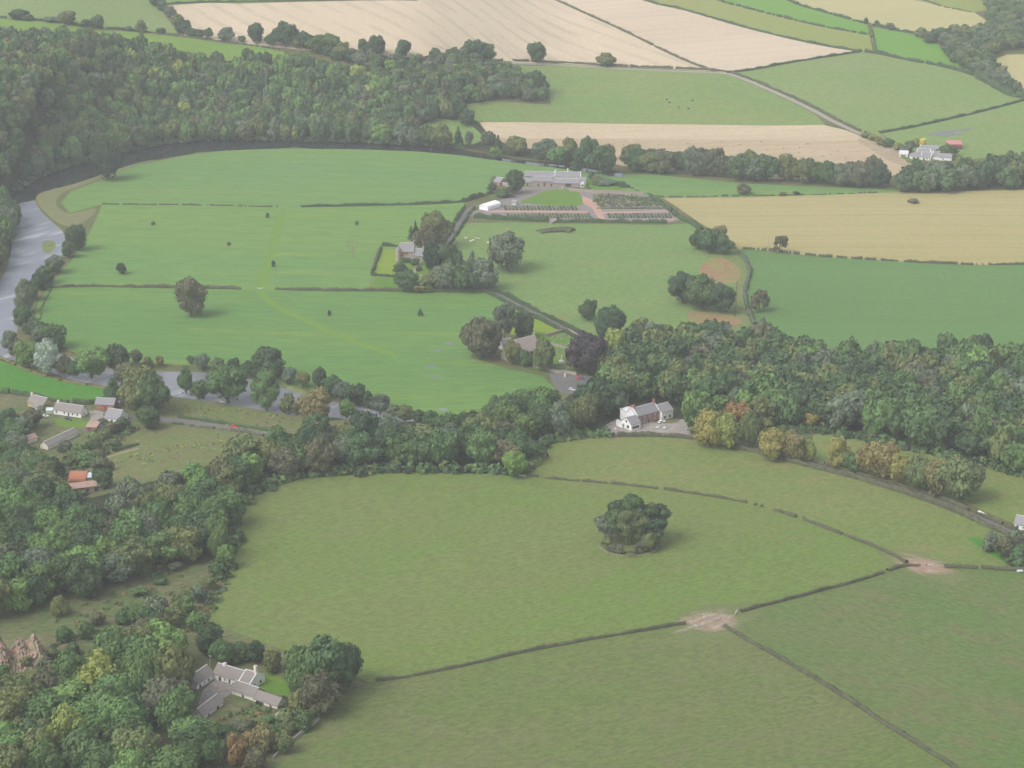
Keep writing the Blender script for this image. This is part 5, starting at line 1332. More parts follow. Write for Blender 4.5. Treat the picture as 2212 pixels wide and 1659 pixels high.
    def opening(face, it):
        kind, u, zz, w, hh = it[:5]
        if face == 'f': o, a_, nz = P(u, 0, zz), ax, -n
        elif face == 'a': o, a_, nz = P(0, depth - u, zz), -n, -ax
        else: o, a_, nz = P(Ln, u, zz), n, ax
        if kind == 'w': window(root, o, a_, nz, w, hh)
        elif kind == 'wd': window(root, o, a_, nz, w, hh, True)
        else:
            m = MB(); m.box(o - nz * .05, a_ * w, nz * .10, up * hh)
            m.build('door', M[{'d': 'darkwood', 'dr': 'reddoor', 'db': 'bluedoor', 'do': 'glass'}[kind]], root)
    for it in front: opening('f', it)
    for it in endA: opening('a', it)
    for it in endB: opening('b', it)
    return dict(A=A + base, B=B + base, ax=ax, n=n, L=Ln, z=z)

def row_w(n, u0, step, z, w=1.0, h=1.3, kind='w'):
    return [(kind, u0 + i * step, z, w, h) for i in range(n)]

def house(name, px, py, label, cat='house'):
    p = u1(px, py)
    return empty(name, p, label, cat)

def g2(a, b):
    """two ground points from image coordinates"""
    return u1(*a), u1(*b)

def along(A, B, u, d=0.0):
    ax = (B - A); ax.z = 0; ax.normalize(); n = Vector((-ax.y, ax.x, 0))
    p = A + ax * u + n * d
    return Vector((p.x, p.y, A.z))

# --- white inn by the road -------------------------------------------------
r = house('white_inn', 1395, 925, 'white inn with brick front and grey slate roofs beside the road', 'inn')
A, B = u1(1380, 921), u1(1432, 907)
ax = (B - A); ax.z = 0; ax.normalize(); nn = Vector((-ax.y, ax.x, 0)); z = A.z
A2 = along(A, B, -2.0, 0); 
main = block(r, along(A, B, 0, 1.5), along(A, B, 15.5, 1.5), 8, 5.4, 3.4, 'redstone', 'slate', front=row_w(4, 1.2, 3.6, .9) + row_w(4, 1.2, 3.6, 3.4, 1, 1.2) + [('d', 7.8, 0, 1.1, 2.1)], chim=[(.6, 1.6, 'brick'), (15.0, 1.8, 'brick')], z0=z, skews='white')
block(r, along(A, B, -1.2, 1.45), along(A, B, -.02, 1.45), 8.1, 5.42, 3.42, 'white', 'ridge', ridge=False, z0=z)
# front wing: gable faces the road end
W0 = along(A, B, -8.2, -.8)
wa, wb = along(A, B, -1.25, -1.6), along(A, B, -7.6, -1.6)
block(r, along(A, B, -7.8, -3.0), along(A, B, -1.25, -3.0), 8.5, 3.4, 3.0, 'white', 'slate', front=[('wd', .8, .8, 4.6, 1.4)], endA=[('wd', 1.0, .6, 1.5, 1.9), ('wd', 4.6, .6, 2.0, 1.7), ('wd', 3.5, 3.6, 1.3, 1.3)], z0=z)
block(r, along(A, B, -.6, 9.6), along(A, B, 5.5, 9.6), 6.0, 5.7, 1.4, 'white', 'ridge', 'hip', z0=z, chim=[(5.4, 1.2, 'brick')])
block(r, along(A, B, 16.0, -.5), along(A, B, 24.0, -.5), 9.5, 4.6, 3.0, 'white', 'slate', front=[('wd', 1.5, .8, 1.3, 1.4), ('wd', 5, .8, 1.3, 1.4)], z0=z)
block(r, along(A, B, -9.0, 3.5), along(A, B, -7.85, 3.5), 5.0, 2.2, .8, 'white', 'ridge', 'lean', z0=z)

# --- church ----------------------------------------------------------------
r = house('church', 1145, 772, 'small stone church with lichened slate roof and bellcote, half hidden by trees', 'church')
A, B = u1(1120, 779), u1(1180, 764); z = A.z
k = block(r, A, along(A, B, 17.5), 11.5, 4.6, 7.0, 'stone', 'kirkslate', front=[('wd', 2, 1, 1.2, 2.6), ('wd', 6, 1, 1.2, 2.6), ('wd', 10, 1, 1.2, 2.6), ('wd', 14, 1, 1.2, 2.6)], z0=z, skews='stone')
m = MB(); q = along(A, B, 16.8, 5.1) - r.location; q.z = z - r.location.z
m.box(q + Vector((0, 0, 10.4)), k['ax'] * .7, k['n'] * 1.3, (0, 0, 3.0)); m.box(q + Vector((0, 0, 13.4)) - k['ax'] * .1 - k['n'] * .1, k['ax'] * .9, k['n'] * 1.5, (0, 0, .3)); m.box(q + Vector((0, 0, 13.7)) + k['ax'] * .1 + k['n'] * .3, k['ax'] * .5, k['n'] * .7, (0, 0, .8))
m.build('bellcote', M['stone'], r)
block(r, along(A, B, -6.0, 3.6), along(A, B, -.02, 3.6), 6.5, 3.4, 2.8, 'stone', 'kirkslate', z0=z, skews='stone')
r = house('church_hall', 1098, 758, 'little grey roofed vestry house tucked among trees beside the church', 'vestry')
A, B = u1(1086, 757), u1(1108, 753)
block(r, A, along(A, B, 7.5), 6.0, 3.4, 2.8, 'cream', 'slate', front=[('w', 1.2, 1, 1, 1.4), ('d', 4, 0, 1, 2)], chim=[(.6, 1.0, 'stone')])

# --- tower house -----------------------------------------------------------
r = house('tower_house', 888, 560, 'old stone tower house with red creeper and steep slate roof', 'house')
A, B = u1(862, 563), u1(892, 564); z = A.z
k = block(r, A, along(A, B, 11.0), 8.2, 7.0, 5.2, 'stone', 'slate', front=row_w(3, 1.2, 3.4, 1.0, .9, 1.3) + row_w(3, 1.2, 3.4, 4.6, .9, 1.3), endB=[('w', 3, 4.6, .9, 1.3)], chim=[(10.5, 2.2, 'stone')], z0=z, skews='stone')
m = MB(); q = along(A, B, .8, -.35) - r.location; q.z = z - r.location.z
rr = random.Random(4)
for i in range(140):
    u, zz = rr.uniform(0, 5.4), rr.uniform(.2, 6.6)
    if u > 2.6 and zz < 4.6: continue
    s = rr.uniform(.35, .8)
    m.box(q + k['ax'] * u + Vector((0, 0, zz)) - k['n'] * rr.uniform(.0, .12) + k['n'] * .2, k['ax'] * s, k['n'] * .3, (rr.uniform(-.2, .2), 0, s))
cre = m.build('creeper', plain_mat('red_creeper', (0.34, 0.07, 0.06), (0.26, 0.10, 0.06), 1.2), r)
m = MB(); cpos = A - r.location + k['ax'] * -.4; cpos.z = z - r.location.z
m.tube(cpos - Vector((0, 0, 2)), cpos + Vector((0, 0, 8.2)), 2.0, 2.0, 16); m.build('stair_tower', M['stone'], r)
m = MB(); m.tube(cpos + Vector((0, 0, 8.2)), cpos + Vector((0, 0, 11.2)), 2.25, .1, 16); m.build('tower_roof', M['slate'], r)
block(r, along(A, B, 11.05, -.8), along(A, B, 18.0, -.8), 7.4, 4.4, 4.2, 'stone', 'slate', front=[('w', 1.2, 1, .9, 1.3), ('w', 4.6, 1, .9, 1.3), ('w', 4.2, 3.6, .9, 1.0)], chim=[(6.5, 1.8, 'stone')], z0=z, skews='stone')
block(r, along(A, B, 3.0, 8.25), along(A, B, 10.0, 8.25), 7.0, 6.0, 4.4, 'stone', 'slate', chim=[(3.5, 2.2, 'stone')], z0=z, skews='stone')
block(r, along(A, B, 18.05, 1.0), along(A, B, 23.0, 1.0), 5.0, 2.6, 2.2, 'stone', 'slate', z0=z)

# --- farm steading behind the nursery ---------------------------------------
r = house('farm_steading', 1190, 402, 'long stone farm steading with parallel slate ranges and a white end house', 'farmstead')
A, B = u1(1135, 402), u1(1255, 404); z = A.z
Ld = (B - A).length
block(r, along(A, B, .26 * Ld - 6), along(A, B, .56 * Ld - 3), 7.0, 4.4, 3.3, 'stone', 'slate', front=[('do', 4, 0, 1.2, 2.2), ('do', 9, .3, 1.6, 2.8), ('do', 15, 0, 1.2, 2.2)], z0=z)
block(r, along(A, B, .56 * Ld - 2.95, -.6), along(A, B, .97 * Ld, -.6), 6.8, 3.2, 3.0, 'stone', 'slate', front=[('w', 2, 1, 1, 1.1), ('do', 10.5, 0, 4.6, 2.8), ('w', 19, 1, 1, 1.1)], z0=z)
block(r, along(A, B, -5, 1.2), along(A, B, .26 * Ld - 6.05, 1.2), 7, 3.0, 2.6, 'stone', 'slate', front=[('do', 2, 0, 1.2, 2.0), ('do', 6, 0, 1.2, 2.0)], z0=z)
block(r, along(A, B, -2, 18), along(A, B, .5 * Ld, 18), 7.4, 4.2, 3.4, 'stone', 'slate', z0=z)
block(r, along(A, B, .5 * Ld + .05, 18), along(A, B, .98 * Ld, 18), 7.6, 4.3, 3.5, 'white', 'slate', front=[('w', 4, 1, 1.2, 1.4), ('w', 9, 1, 1.2, 1.4), ('wd', 14, 1, 1.4, 1.4)], chim=[(11, 2.6, 'cream'), (.8, 1.4, 'white')], z0=z, skews='white')
block(r, along(A, B, .98 * Ld + .05, 3), along(A, B, 1.08 * Ld, 3), 12, 3.4, 2.6, 'white', 'slate', endB=[('wd', 2, .8, 4, 1.2)], z0=z)
block(r, along(A, B, .98 * Ld + .05, -.5), along(A, B, 1.05 * Ld, -.5), 3.4, 2.8, .8, 'white', 'ridge', 'lean', front=[('wd', .8, .8, 2.2, 1.1)], z0=z)
r = house('stone_byre', 1074, 398, 'small ruined brick and stone byre at the corner of the steading', 'byre')
A, B = u1(1066, 399), u1(1082, 402)
block(r, A, along(A, B, 7), 9, 2.8, 3.0, 'redstone', 'slate', front=[('do', 2, 0, 1.3, 1.9)])
block(r, along(A, B, 7.05, 2), along(A, B, 19, 2), .6, 2.6, .2, 'stone', 'ridge', 'flat', ridge=False, z0=A.z)

# --- white polytunnel beside the nursery -------------------------------------
r = house('marquee_tunnel', 1055, 450, 'bright white canvas tunnel at the lane end of the nursery', 'polytunnel')
A, B = u1(1036, 452), u1(1058, 456)
ax = (B - A).normalized(); 
block(r, A, along(A, B, 8.5), 16, 2.4, .1, 'canvas', 'canvas', 'flat', ridge=False)
q = along(A, B, -.2, 0); q2 = along(A, B, -.2, 16)
block(r, along(A, B, 8.6, -.2), along(A, B, 8.6, 16.2), 8.8, 2.45, 1.9, 'canvas', 'canvas', 'arch', z0=A.z)

# --- white hill farm ---------------------------------------------------------
r = house('white_farmhouse', 1990, 345, 'sprawling white hill farm with grey slate roofs at the end of the track', 'farm')
A, B = u1(1964, 344), u1(2012, 347); z = A.z
Ld = (B - A).length
block(r, A, along(A, B, 10), 9, 3.0, 2.8, 'white', 'slate', 'hip', front=[('do', 3, .1, 2.0, 2.2), ('wd', 7, .8, 1.2, 1.3)], z0=z)
block(r, along(A, B, 10.05, .3), along(A, B, Ld - .5, .3), 9, 3.0, 3.2, 'white', 'slate', front=[('do', 2, 0, 1.2, 2.1), ('wd', 4.6, .8, 1.3, 1.3), ('wd', 7.2, .8, 1.0, 1.3)], z0=z, skews='white')
block(r, along(A, B, -9.5, 6), along(A, B, -2, 6), 7, 2.8, 2.6, 'white', 'ridge', front=[('wd', 3.6, .6, 1.6, 1.6)], z0=z)
block(r, along(A, B, 5, 13), along(A, B, 17, 13), 8, 3.2, 3.2, 'white', 'slate', z0=z, skews='white')
block(r, along(A, B, 6, 27), along(A, B, 27, 27), 7.5, 3.6, 3.0, 'white', 'slate', front=[('do', 9, .2, 1.4, 2.2), ('do', 12, .2, 1.4, 2.2), ('do', 15, .2, 1.4, 2.2), ('do', 18, .2, 1.4, 2.2)], z0=z, skews='white')
block(r, along(A, B, Ld, 4), along(A, B, Ld + 6, 4), 20, 3.0, 2.6, 'white', 'slate', z0=z, skews='white')
block(r, along(A, B, Ld + 6.1, 3), along(A, B, Ld + 17, 3), 8, 2.8, 2.4, 'white', 'slate', front=[('wd', 3, 1, 1.2, 1.0)], z0=z)
r = house('red_barn', 2057, 321, 'open barn with pinkish red roof and red boarding at the hill farm', 'barn')
A, B = u1(2046, 323), u1(2072, 323)
block(r, A, along(A, B, 13), 9, 4.6, 1.8, 'redwall', 'redroof', 'lean', front=[('do', .5, 0, 5.5, 2.6), ('do', 7, 0, 5.5, 2.6)], ridge=False)

# --- roadside cottages ---------------------------------------------------------
r = house('white_cottage', 150, 897, 'long low white cottage with grey slate roof among gardens', 'cottage')
A, B = u1(116, 894), u1(176, 903); z = A.z
block(r, A, along(A, B, 18.5), 6.8, 2.8, 3.2, 'white', 'brownslate', front=[('wd', 1.5, .9, 1, 1.2), ('wd', 6.8, .9, 1, 1.2), ('wd', 9.6, .1, 1, 2.0), ('wd', 12.4, .9, 1, 1.2), ('wd', 15.6, .9, 1, 1.2)], endB=[('wd', 2.8, .9, .9, 1.1)], chim=[(1.6, 1.5, 'cream')], z0=z)
r = house('ochre_cottage', 72, 878, 'ochre gabled cottage with grey roof half hidden by trees', 'cottage')
A, B = u1(60, 878), u1(88, 885)
block(r, A, along(A, B, 12.5), 7.5, 2.9, 3.4, 'ochre', 'brownslate', front=[('w', 1.5, .9, 1, 1.2), ('d', 5, 0, 1, 2), ('w', 8.4, .9, 1, 1.2)], chim=[(.6, 1.3, 'cream')])
block(r, along(A, B, 6.5, -3), along(A, B, 10, -3), 2.95, 2.2, .5, 'white', 'slate', 'lean', front=[('wd', .8, .5, 1.4, 1.2)], z0=A.z)
r = house('brick_cottage', 228, 886, 'red brick cottage with grey slate roof and red door', 'cottage')
A, B = u1(206, 884), u1(243, 886); z = A.z
block(r, A, along(A, B, 11.5), 6.5, 3.2, 2.8, 'brick', 'slate', front=[('w', 1.4, 1, 1.6, 1.3), ('dr', 5.3, 0, 1.2, 2.2), ('w', 8.4, 1, 1.6, 1.3)], z0=z)
block(r, along(A, B, 5, 6.6), along(A, B, 13, 6.6), 4, 2.4, .3, 'stone', 'ridge', 'flat', ridge=False, z0=z)
r = house('lower_white_cottage', 242, 912, 'square white cottage with steep grey roof beside the road bushes', 'cottage')
A, B = u1(226, 911), u1(254, 915)
block(r, A, along(A, B, 9.5), 10, 2.7, 3.8, 'white', 'slate', front=[('wd', 4.4, .9, 1.1, 1.1)], z0=A.z)
r = house('red_brick_garage', 197, 932, 'small brick outbuilding with red roof below the cottages', 'outbuilding')
A, B = u1(186, 931), u1(205, 932)
block(r, A, along(A, B, 6.2), 6, 2.4, 1.2, 'brick', 'rustpale', 'lean', front=[('d', 1, 0, 2.4, 1.9)], ridge=False)
r = house('long_grey_shed', 118, 965, 'long grey roofed shed running diagonally below the cottages', 'shed')
A, B = u1(104, 972), u1(160, 945)
block(r, A, along(A, B, 25), 5.5, 2.4, 1.8, 'cream', 'brownslate')
r = house('short_grey_shed', 65, 960, 'short pale roofed shed below the ochre cottage', 'shed')
A, B = u1(52, 962), u1(80, 953)
block(r, A, along(A, B, 9), 5, 2.3, 1.5, 'cream', 'rustpale')
r = house('greenhouse', 106, 892, 'small pale greenhouse between two cottages', 'greenhouse')
A, B = u1(100, 893), u1(113, 893)
block(r, A, along(A, B, 3.6), 4, 1.8, .9, 'tin', 'tin')

# --- rusty sheds ---------------------------------------------------------------
r = house('rusty_barn', 158, 1050, 'round topped rusty orange barn among the trees', 'barn')
A, B = u1(150, 1052), u1(176, 1046)
block(r, A, along(A, B, 8.5), 9, 3.4, 3.0, 'rust', 'rust', 'arch', ridge=False)
r = house('rusty_shed', 178, 1066, 'long shed with faded rusty tin roof in front of the round topped barn', 'shed')
A, B = u1(152, 1069), u1(212, 1060)
block(r, A, along(A, B, 16.5), 7, 3.0, 1.6, 'stone', 'rustpale', front=[('do', 2, 0, 2.4, 2.2), ('do', 8, .9, 1.4, 1.2), ('do', 12, 0, 2.0, 2.2)], ridge=False)
r = house('pale_tin_shed', 130, 1030, 'pale green tin roofed shed behind the rusty barn', 'shed')
A, B = u1(122, 1040), u1(140, 1030)
block(r, A, along(A, B, 6.5), 8, 3.0, 2.6, 'tin', 'tin', ridge=False)
r = house('grey_tin_shed', 196, 1040, 'small grey blue tin shed behind the rusty roofs', 'shed')
A, B = u1(184, 1044), u1(206, 1040)
block(r, A, along(A, B, 6.5), 5.5, 3.0, 1.4, 'rustpale', 'tin', ridge=False)
r = house('tumbled_shed', 72, 1088, 'broken pale tin shed under the trees near the quarry', 'shed')
A, B = u1(2, 1094), u1(20, 1090)
block(r, A, along(A, B, 5), 4.5, 2.4, 1.0, 'rustpale', 'tin', ridge=False)

# --- white farmhouse in the wood --------------------------------------------------
r = house('courtyard_farmhouse', 490, 1490, 'white courtyard farmhouse with grey slate roofs in the wood', 'farmhouse')
A, B = u1(464, 1467), u1(512, 1481); z = A.z - .3
Ld = (B - A).length
ax = (B - A); ax.z = 0; ax.normalize()
c0 = along(A, B, 0)
block(r, along(A, B, -.5), along(A, B, 12.8), 6.6, 2.9, 2.9, 'white', 'brownslate', front=[('do', 2.6, 0, 1.2, 2.1), ('w', 5.2, .9, 1.0, 1.2), ('do', 7.6, 0, .9, 2.1), ('db', 9.6, 0, 1.2, 1.2)], chim=[(3.2, .9, 'white')], z0=z)
# wing running towards the viewer along the courtyard's west side
D = u1(426, 1490); E = along(A, B, -.45, -.05)
de = (Vector((E.x, E.y, 0)) - Vector((D.x, D.y, 0)))
block(r, D, Vector((E.x, E.y, D.z)), 6.4, 2.9, 2.8, 'white', 'brownslate', front=[('do', 1.4, 0, 1.2, 2.0), ('w', 4.4, .9, 1.0, 1.1), ('wd', 7.2, .9, 1.0, 1.1)], z0=z)
block(r, along(A, B, 12.85, -.6), along(A, B, 18.6, -.6), 9.5, 3.1, 3.0, 'white', 'brownslate', 'gable', front=[('wd', 1.0, 1, 1.0, 1.3), ('w', 3.4, 1, 1.0, 1.3)], endB=[('wd', 2, 1, 1.1, 1.2), ('wd', 6, 1, 1.1, 1.2)], chim=[(5.0, 3.0, 'cream')], z0=z, skews='white')
# byre range: foot of the courtyard
A3, B3 = u1(501, 1499), u1(557, 1517)
block(r, A3, along(A3, B3, 11.5), 6.0, 2.7, 2.5, 'cream', 'brownslate', front=[('do', 5.2, 0, 1.0, 1.9)], z0=z)
block(r, along(A3, B3, 11.55, -.4), along(A3, B3, 23.5, -.4), 5.6, 2.3, 2.2, 'cream', 'brownslate', front=[('d', 1.4, 0, 1.0, 1.8), ('do', 4.0, .7, 1.0, .9), ('d', 8.0, 0, 1.0, 1.8)], z0=z, ridge=False)
A4, B4 = u1(440, 1554), u1(499, 1511)
block(r, A4, along(A4, B4, 13.5), 5.6, 2.5, 2.3, 'cream', 'brownslate', front=[('d', 3, 0, 1.0, 1.8), ('do', 9, 0, 1.6, 1.9)], z0=min(A4.z, z + .2))
r = house('ruined_wall', 606, 1556, 'ruined stone gable standing in the overgrown farm garden', 'ruin')
A, B = u1(600, 1560), u1(616, 1545)
block(r, A, along(A, B, 4.5), .8, 2.6, .6, 'cream', 'cream', 'lean', ridge=False, eave=.02)
# cottage at the roadside, cut by the frame
r = house('roadside_cottage', 2205, 1150, 'white gabled roadside cottage with grey roof at the picture edge', 'cottage')
A, B = u1(2190, 1142), u1(2240, 1152)
block(r, A, along(A, B, 12), 7, 2.7, 3.0, 'white', 'slate', front=[('wd', 1.2, .9, 1, 1.2), ('w', 4, .9, 1, 1.2)], z0=A.z)
# ------------------------------------------------------------------ vehicles
def car_proto(name, paintm, long=4.2):
    root = empty(name, (0, 0, 0))
    w = 1.72; Lh = long / 2
    prof = [(-Lh, .35), (-Lh, .78), (-Lh * .93, .92), (-Lh * .80, 1.40), (-Lh * .05, 1.46), (Lh * .30, 1.00), (Lh * .86, .84), (Lh, .62), (Lh, .35)]
    def ring(y, s, lift=0):
        return [Vector((x * (1 if z < .95 else .97), y * (1 if z < 1.0 else s), z)) for x, z in prof]
    k = len(prof)
    ys = (-w / 2, -w / 2 * .8, w / 2 * .8, w / 2)
    vs = ring(-w / 2, .82) + ring(w / 2, .82)
    fs = [tuple(range(k)), tuple(reversed(range(k, 2 * k)))] + [(i, k + i, k + (i + 1) % k, (i + 1) % k) for i in range(k)]
    me = mesh_pd('body', vs, [tuple(reversed(q)) for q in fs], paintm)
    b = link('body', me, root); bv = b.modifiers.new('soft', 'BEVEL'); bv.width = .07; bv.segments = 2
    m = MB()
    m.add([(Lh * .275, -.62, 1.05), (Lh * .275, .62, 1.05), (-Lh * .01, .60, 1.44), (-Lh * .01, -.60, 1.44)], [(0, 1, 2, 3)])
    m.v = [(x + .03, y, z + .03) for x, y, z in m.v]
    m.build('windscreen', M['glass'], root)
    m = MB(); m.add([(-Lh * .925, .6, .96), (-Lh * .925, -.6, .96), (-Lh * .81, -.6, 1.36), (-Lh * .81, .6, 1.36)], [(0, 1, 2, 3)]); m.v = [(x - .04, y, z) for x, y, z in m.v]; m.build('rear_window', M['glass'], root)
    for s in (-1, 1):
        m = MB(); q = [(-Lh * .78, 1.0), (Lh * .20, 1.0), (-Lh * .06, 1.38), (-Lh * .72, 1.36)]
        m.add([(x, s * (w / 2 * .93 - (z - 1) * .28 + .05), z) for x, z in q], [(0, 1, 2, 3) if s < 0 else (3, 2, 1, 0)]); m.build('side_window', M['glass'], root)
        for x in (-Lh * .60, Lh * .62):
            t = MB(); t.tube((x, s * (w / 2 - .16), .32), (x, s * (w / 2 + .02), .32), .32, .32, 14); wl = t.build('wheel', M['tyre'], root)
            t = MB(); t.tube((x, s * (w / 2 + .015), .32), (x, s * (w / 2 + .035), .32), .19, .17, 10); t.build('rim', M['carsilver'], wl)
        t = MB(); t.box((Lh - .06, s * .62 - .14, .60), (.09, 0, 0), (0, .28, 0), (0, 0, .13)); t.build('headlight', M['frame'], root)
    return root
def park(px, py, paintm, label, heading, long=4.2, dz=.03):
    r = car_proto('car', paintm, long); p = u1(px, py); r.location = (p.x, p.y, p.z + dz); r.rotation_euler.z = heading
    return tag(r, label, 'car')
def heading(a, b):
    p, q = u1(*a), u1(*b); return math.atan2(q.y - p.y, q.x - p.x)
park(505, 923.5, M['carred'], 'red car driving along the main road past the rough meadow', heading((480, 921), (540, 931)))
park(1247, 818, M['carred'], 'red car parked by the wall of the church car park', heading((1247, 822), (1250, 810)), 4.0)
park(1257, 820, M['carblue'], 'dark blue car parked beside the red car at the church', heading((1250, 820), (1262, 822)), 4.0)
park(1236, 843, M['carsilver'], 'silver car parked at the lower corner of the church car park', heading((1225, 840), (1242, 844)), 4.0)
park(1226, 840, M['cargrey'], 'dark grey car at the lower edge of the church car park', heading((1215, 838), (1230, 841)), 4.0)
park(148, 907, M['carblue'], 'dark blue car parked against the long white cottage', heading((138, 906), (158, 910)))
park(218, 929, M['carblue'], 'dark car parked beside the small brick outbuilding', heading((208, 928), (230, 931)), 4.6)
park(98, 901, M['carwhite'], 'white car in the garden between two cottages', heading((92, 902), (104, 900)), 3.8)
park(1216, 407, M['carsilver'], 'pale car standing in the yard of the farm steading', heading((1212, 408), (1216, 402)), 4.2)
park(1346, 915, M['carblue'], 'dark car half hidden beside the white inn', heading((1340, 914), (1352, 917)), 4.2)
park(1430, 913, M['carwhite'], 'white car parked by the end wall of the inn', heading((1420, 914), (1435, 911)), 4.4)

# ------------------------------------------------------------------ round bales
def bale_mesh():
    n = 20; v = []; f = []
    for k, (x, r) in enumerate(((-.62, 0), (-.62, .58), (-.56, .66), (.56, .66), (.62, .58), (.62, 0))):
        v += [(x, r * math.cos(2 * math.pi * i / n), .64 + r * math.sin(2 * math.pi * i / n)) for i in range(n)]
    for k in range(5):
        for i in range(n): f.append((k * n + i, k * n + (i + 1) % n, (k + 1) * n + (i + 1) % n, (k + 1) * n + i))
    return mesh_pd('round_bale', v, f, M['straw'], True)
BM = bale_mesh()
bales = [(807, 930), (793, 936), (107, 957), (125, 967), (322, 948), (366, 936), (392, 995), (540, 973), (541, 1020), (585, 1042), (646, 962), (752, 955), (752, 987), (811, 1036), (815, 934), (904, 1012), (955, 1000), (1003, 976), (1053, 1024), (1082, 1060), (1018, 1070), (944, 1076), (975, 1114), (1050, 1088), (1077, 1104), (1145, 1047), (1177, 1094), (1207, 1031), (1147, 932), (505, 919), (245, 920), (332, 1026), (30, 930), (215, 1005), (860, 1066)]
first = None
for i, (x, y) in enumerate([(1475 + a / 3, b / 3 + .8) for a, b in bales] + [(1325, 311), (1345, 313), (1242, 305), (1290, 304), (1423, 313), (1350, 306), (1168, 306)]):
    p = u1(x, y)
    if first is None: o = first = link('round_bale', BM)
    else: o = first.copy(); COL.objects.link(o)
    o.location = p; o.rotation_euler.z = RNG.uniform(0, 3.14)
    tag(o, 'round straw bale lying on the baled stubble field', 'straw bale', 'bales on the stubble field')

# ------------------------------------------------------------------ cattle
def cow_mesh(name, pose):
    me = bpy.data.meshes.new(name)
    lying = pose == 'lying'
    zb = .55 if lying else 1.0
    V = [(0, 0, zb), (.55, 0, zb + .04), (.85, 0, zb + .12), (1.15, 0, zb + (.28 if pose != 'graze' else -.25)), (1.42, 0, zb + (.22 if pose != 'graze' else -.62)), (-.55, 0, zb + .03), (-.85, 0, zb), (-.95, 0, zb - .35), (1.12, .16, zb + (.36 if pose != 'graze' else -.2)), (1.12, -.16, zb + (.36 if pose != 'graze' else -.2))]
    E = [(0, 1), (1, 2), (2, 3), (3, 4), (0, 5), (5, 6), (6, 7), (3, 8), (3, 9)]
    R = [.40, .36, .26, .17, .11, .38, .28, .05, .05, .05]
    for sx, sy in ((.55, .22), (.55, -.22), (-.62, .22), (-.62, -.22)):
        b = len(V); src = 1 if sx > 0 else 5
        if lying:
            V += [(sx, sy * 1.5, .25), (sx + .3, sy * 1.9, .12)]; R += [.13, .07]
        else:
            V += [(sx, sy, .62), (sx + (.03 if sx > 0 else -.07), sy, .32), (sx, sy, .05)]; R += [.13, .075, .075]
        E += [(src, b)] + [(i, i + 1) for i in range(b, len(V) - 1)]
    me.from_pydata(V, E, [])
    o = bpy.data.objects.new(name, me); COL.objects.link(o)
    sk = o.modifiers.new('skin', 'SKIN')
    for i, rr in enumerate(R): me.skin_vertices[0].data[i].radius = (rr, rr)
    me.skin_vertices[0].data[0].use_root = True
    o.modifiers.new('sub', 'SUBSURF').levels = 1
    dg = bpy.context.evaluated_depsgraph_get(); dg.update()
    out = bpy.data.meshes.new_from_object(o.evaluated_get(dg))
    bpy.data.objects.remove(o); out.name = name
    out.polygons.foreach_set('use_smooth', np.ones(len(out.polygons), bool))
    return out
CW = {p: cow_mesh('cow', p) for p in ('stand', 'graze', 'lying')}
for p in CW: CW[p].materials.clear(); CW[p].materials.append(M['cow'])
CD = CW['graze'].copy(); CD.materials.clear(); CD.materials.append(M['darkcow'])
ex = lambda a, b: ((1180 + a * 440 / 2212) * 2212 / 3264, (660 + b * 440 / 2212) * 2212 / 3264)
for (a, b), pose, hd, lab in [((1530, 518), 'stand', 0.3, 'white cow standing highest in the little herd by the lane'), ((1612, 556), 'lying', .4, 'white cow lying in the middle of the little herd'), ((1650, 540), 'lying', .7, 'white cow lying close beside another in the herd'),
                     ((1745, 516), 'graze', 2.9, 'white cow grazing near the pale calf of the herd'), ((1705, 500), 'lying', 3.3, 'small white calf lying behind the grazing cow'), ((1890, 586), 'graze', .2, 'white cow grazing next to the broad grey green tree'), ((1965, 592), 'lying', 3.0, 'white cow lying nearest the broad grey green tree')]:
    p = u1(*ex(a, b)); o = link('cow', CW[pose]); o.location = p; o.rotation_euler.z = hd; o.scale = (1.15,) * 3 if 'calf' not in lab else (.75,) * 3
    tag(o, lab, 'cow', 'white cattle by the lane')
for i, (x, y) in enumerate([(1446, 223), (1466, 233), (1496, 219), (1487, 236), (1440, 216)]):
    p = u1(x, y); o = link('cow', CD); o.location = p; o.rotation_euler.z = i * 1.3
    tag(o, 'dark cow grazing on the hill pasture above the stubble', 'cow', 'dark cattle on the hill pasture')

# ------------------------------------------------------------------ saplings in guards, bare trees
def guard(px, py, w, h, label, tint):
    p = u1(px, py); r = empty('guarded_sapling', p, label, 'sapling', 'guarded saplings in the green fields')
    m = MB()
    for sx in (-1, 1):
        for sy in (-1, 1): m.box((sx * 1.2 - .06, sy * 1.2 - .06, -.2), (.12, 0, 0), (0, .12, 0), (0, 0, 1.5))
    for z in (.35, .8, 1.2):
        for s in (-1, 1): m.box((-1.2, s * 1.26 - .03, z), (2.4, 0, 0), (0, .06, 0), (0, 0, .1)); m.box((s * 1.26 - .03, -1.2, z), (.06, 0, 0), (0, 2.4, 0), (0, 0, .1))
    m.build('guard_fence', M['timber'], r)
    m = MB(); m.tube((0, 0, -.1), (0.05, 0, h * .5), .07, .03); m.build('trunk', M['bark'], r)
    c = link('crown', VAR['conifer' if h > 5 else 'bush'][1][0], r); c.scale = (w, w, h); c.color = (*TINT[tint], 1)
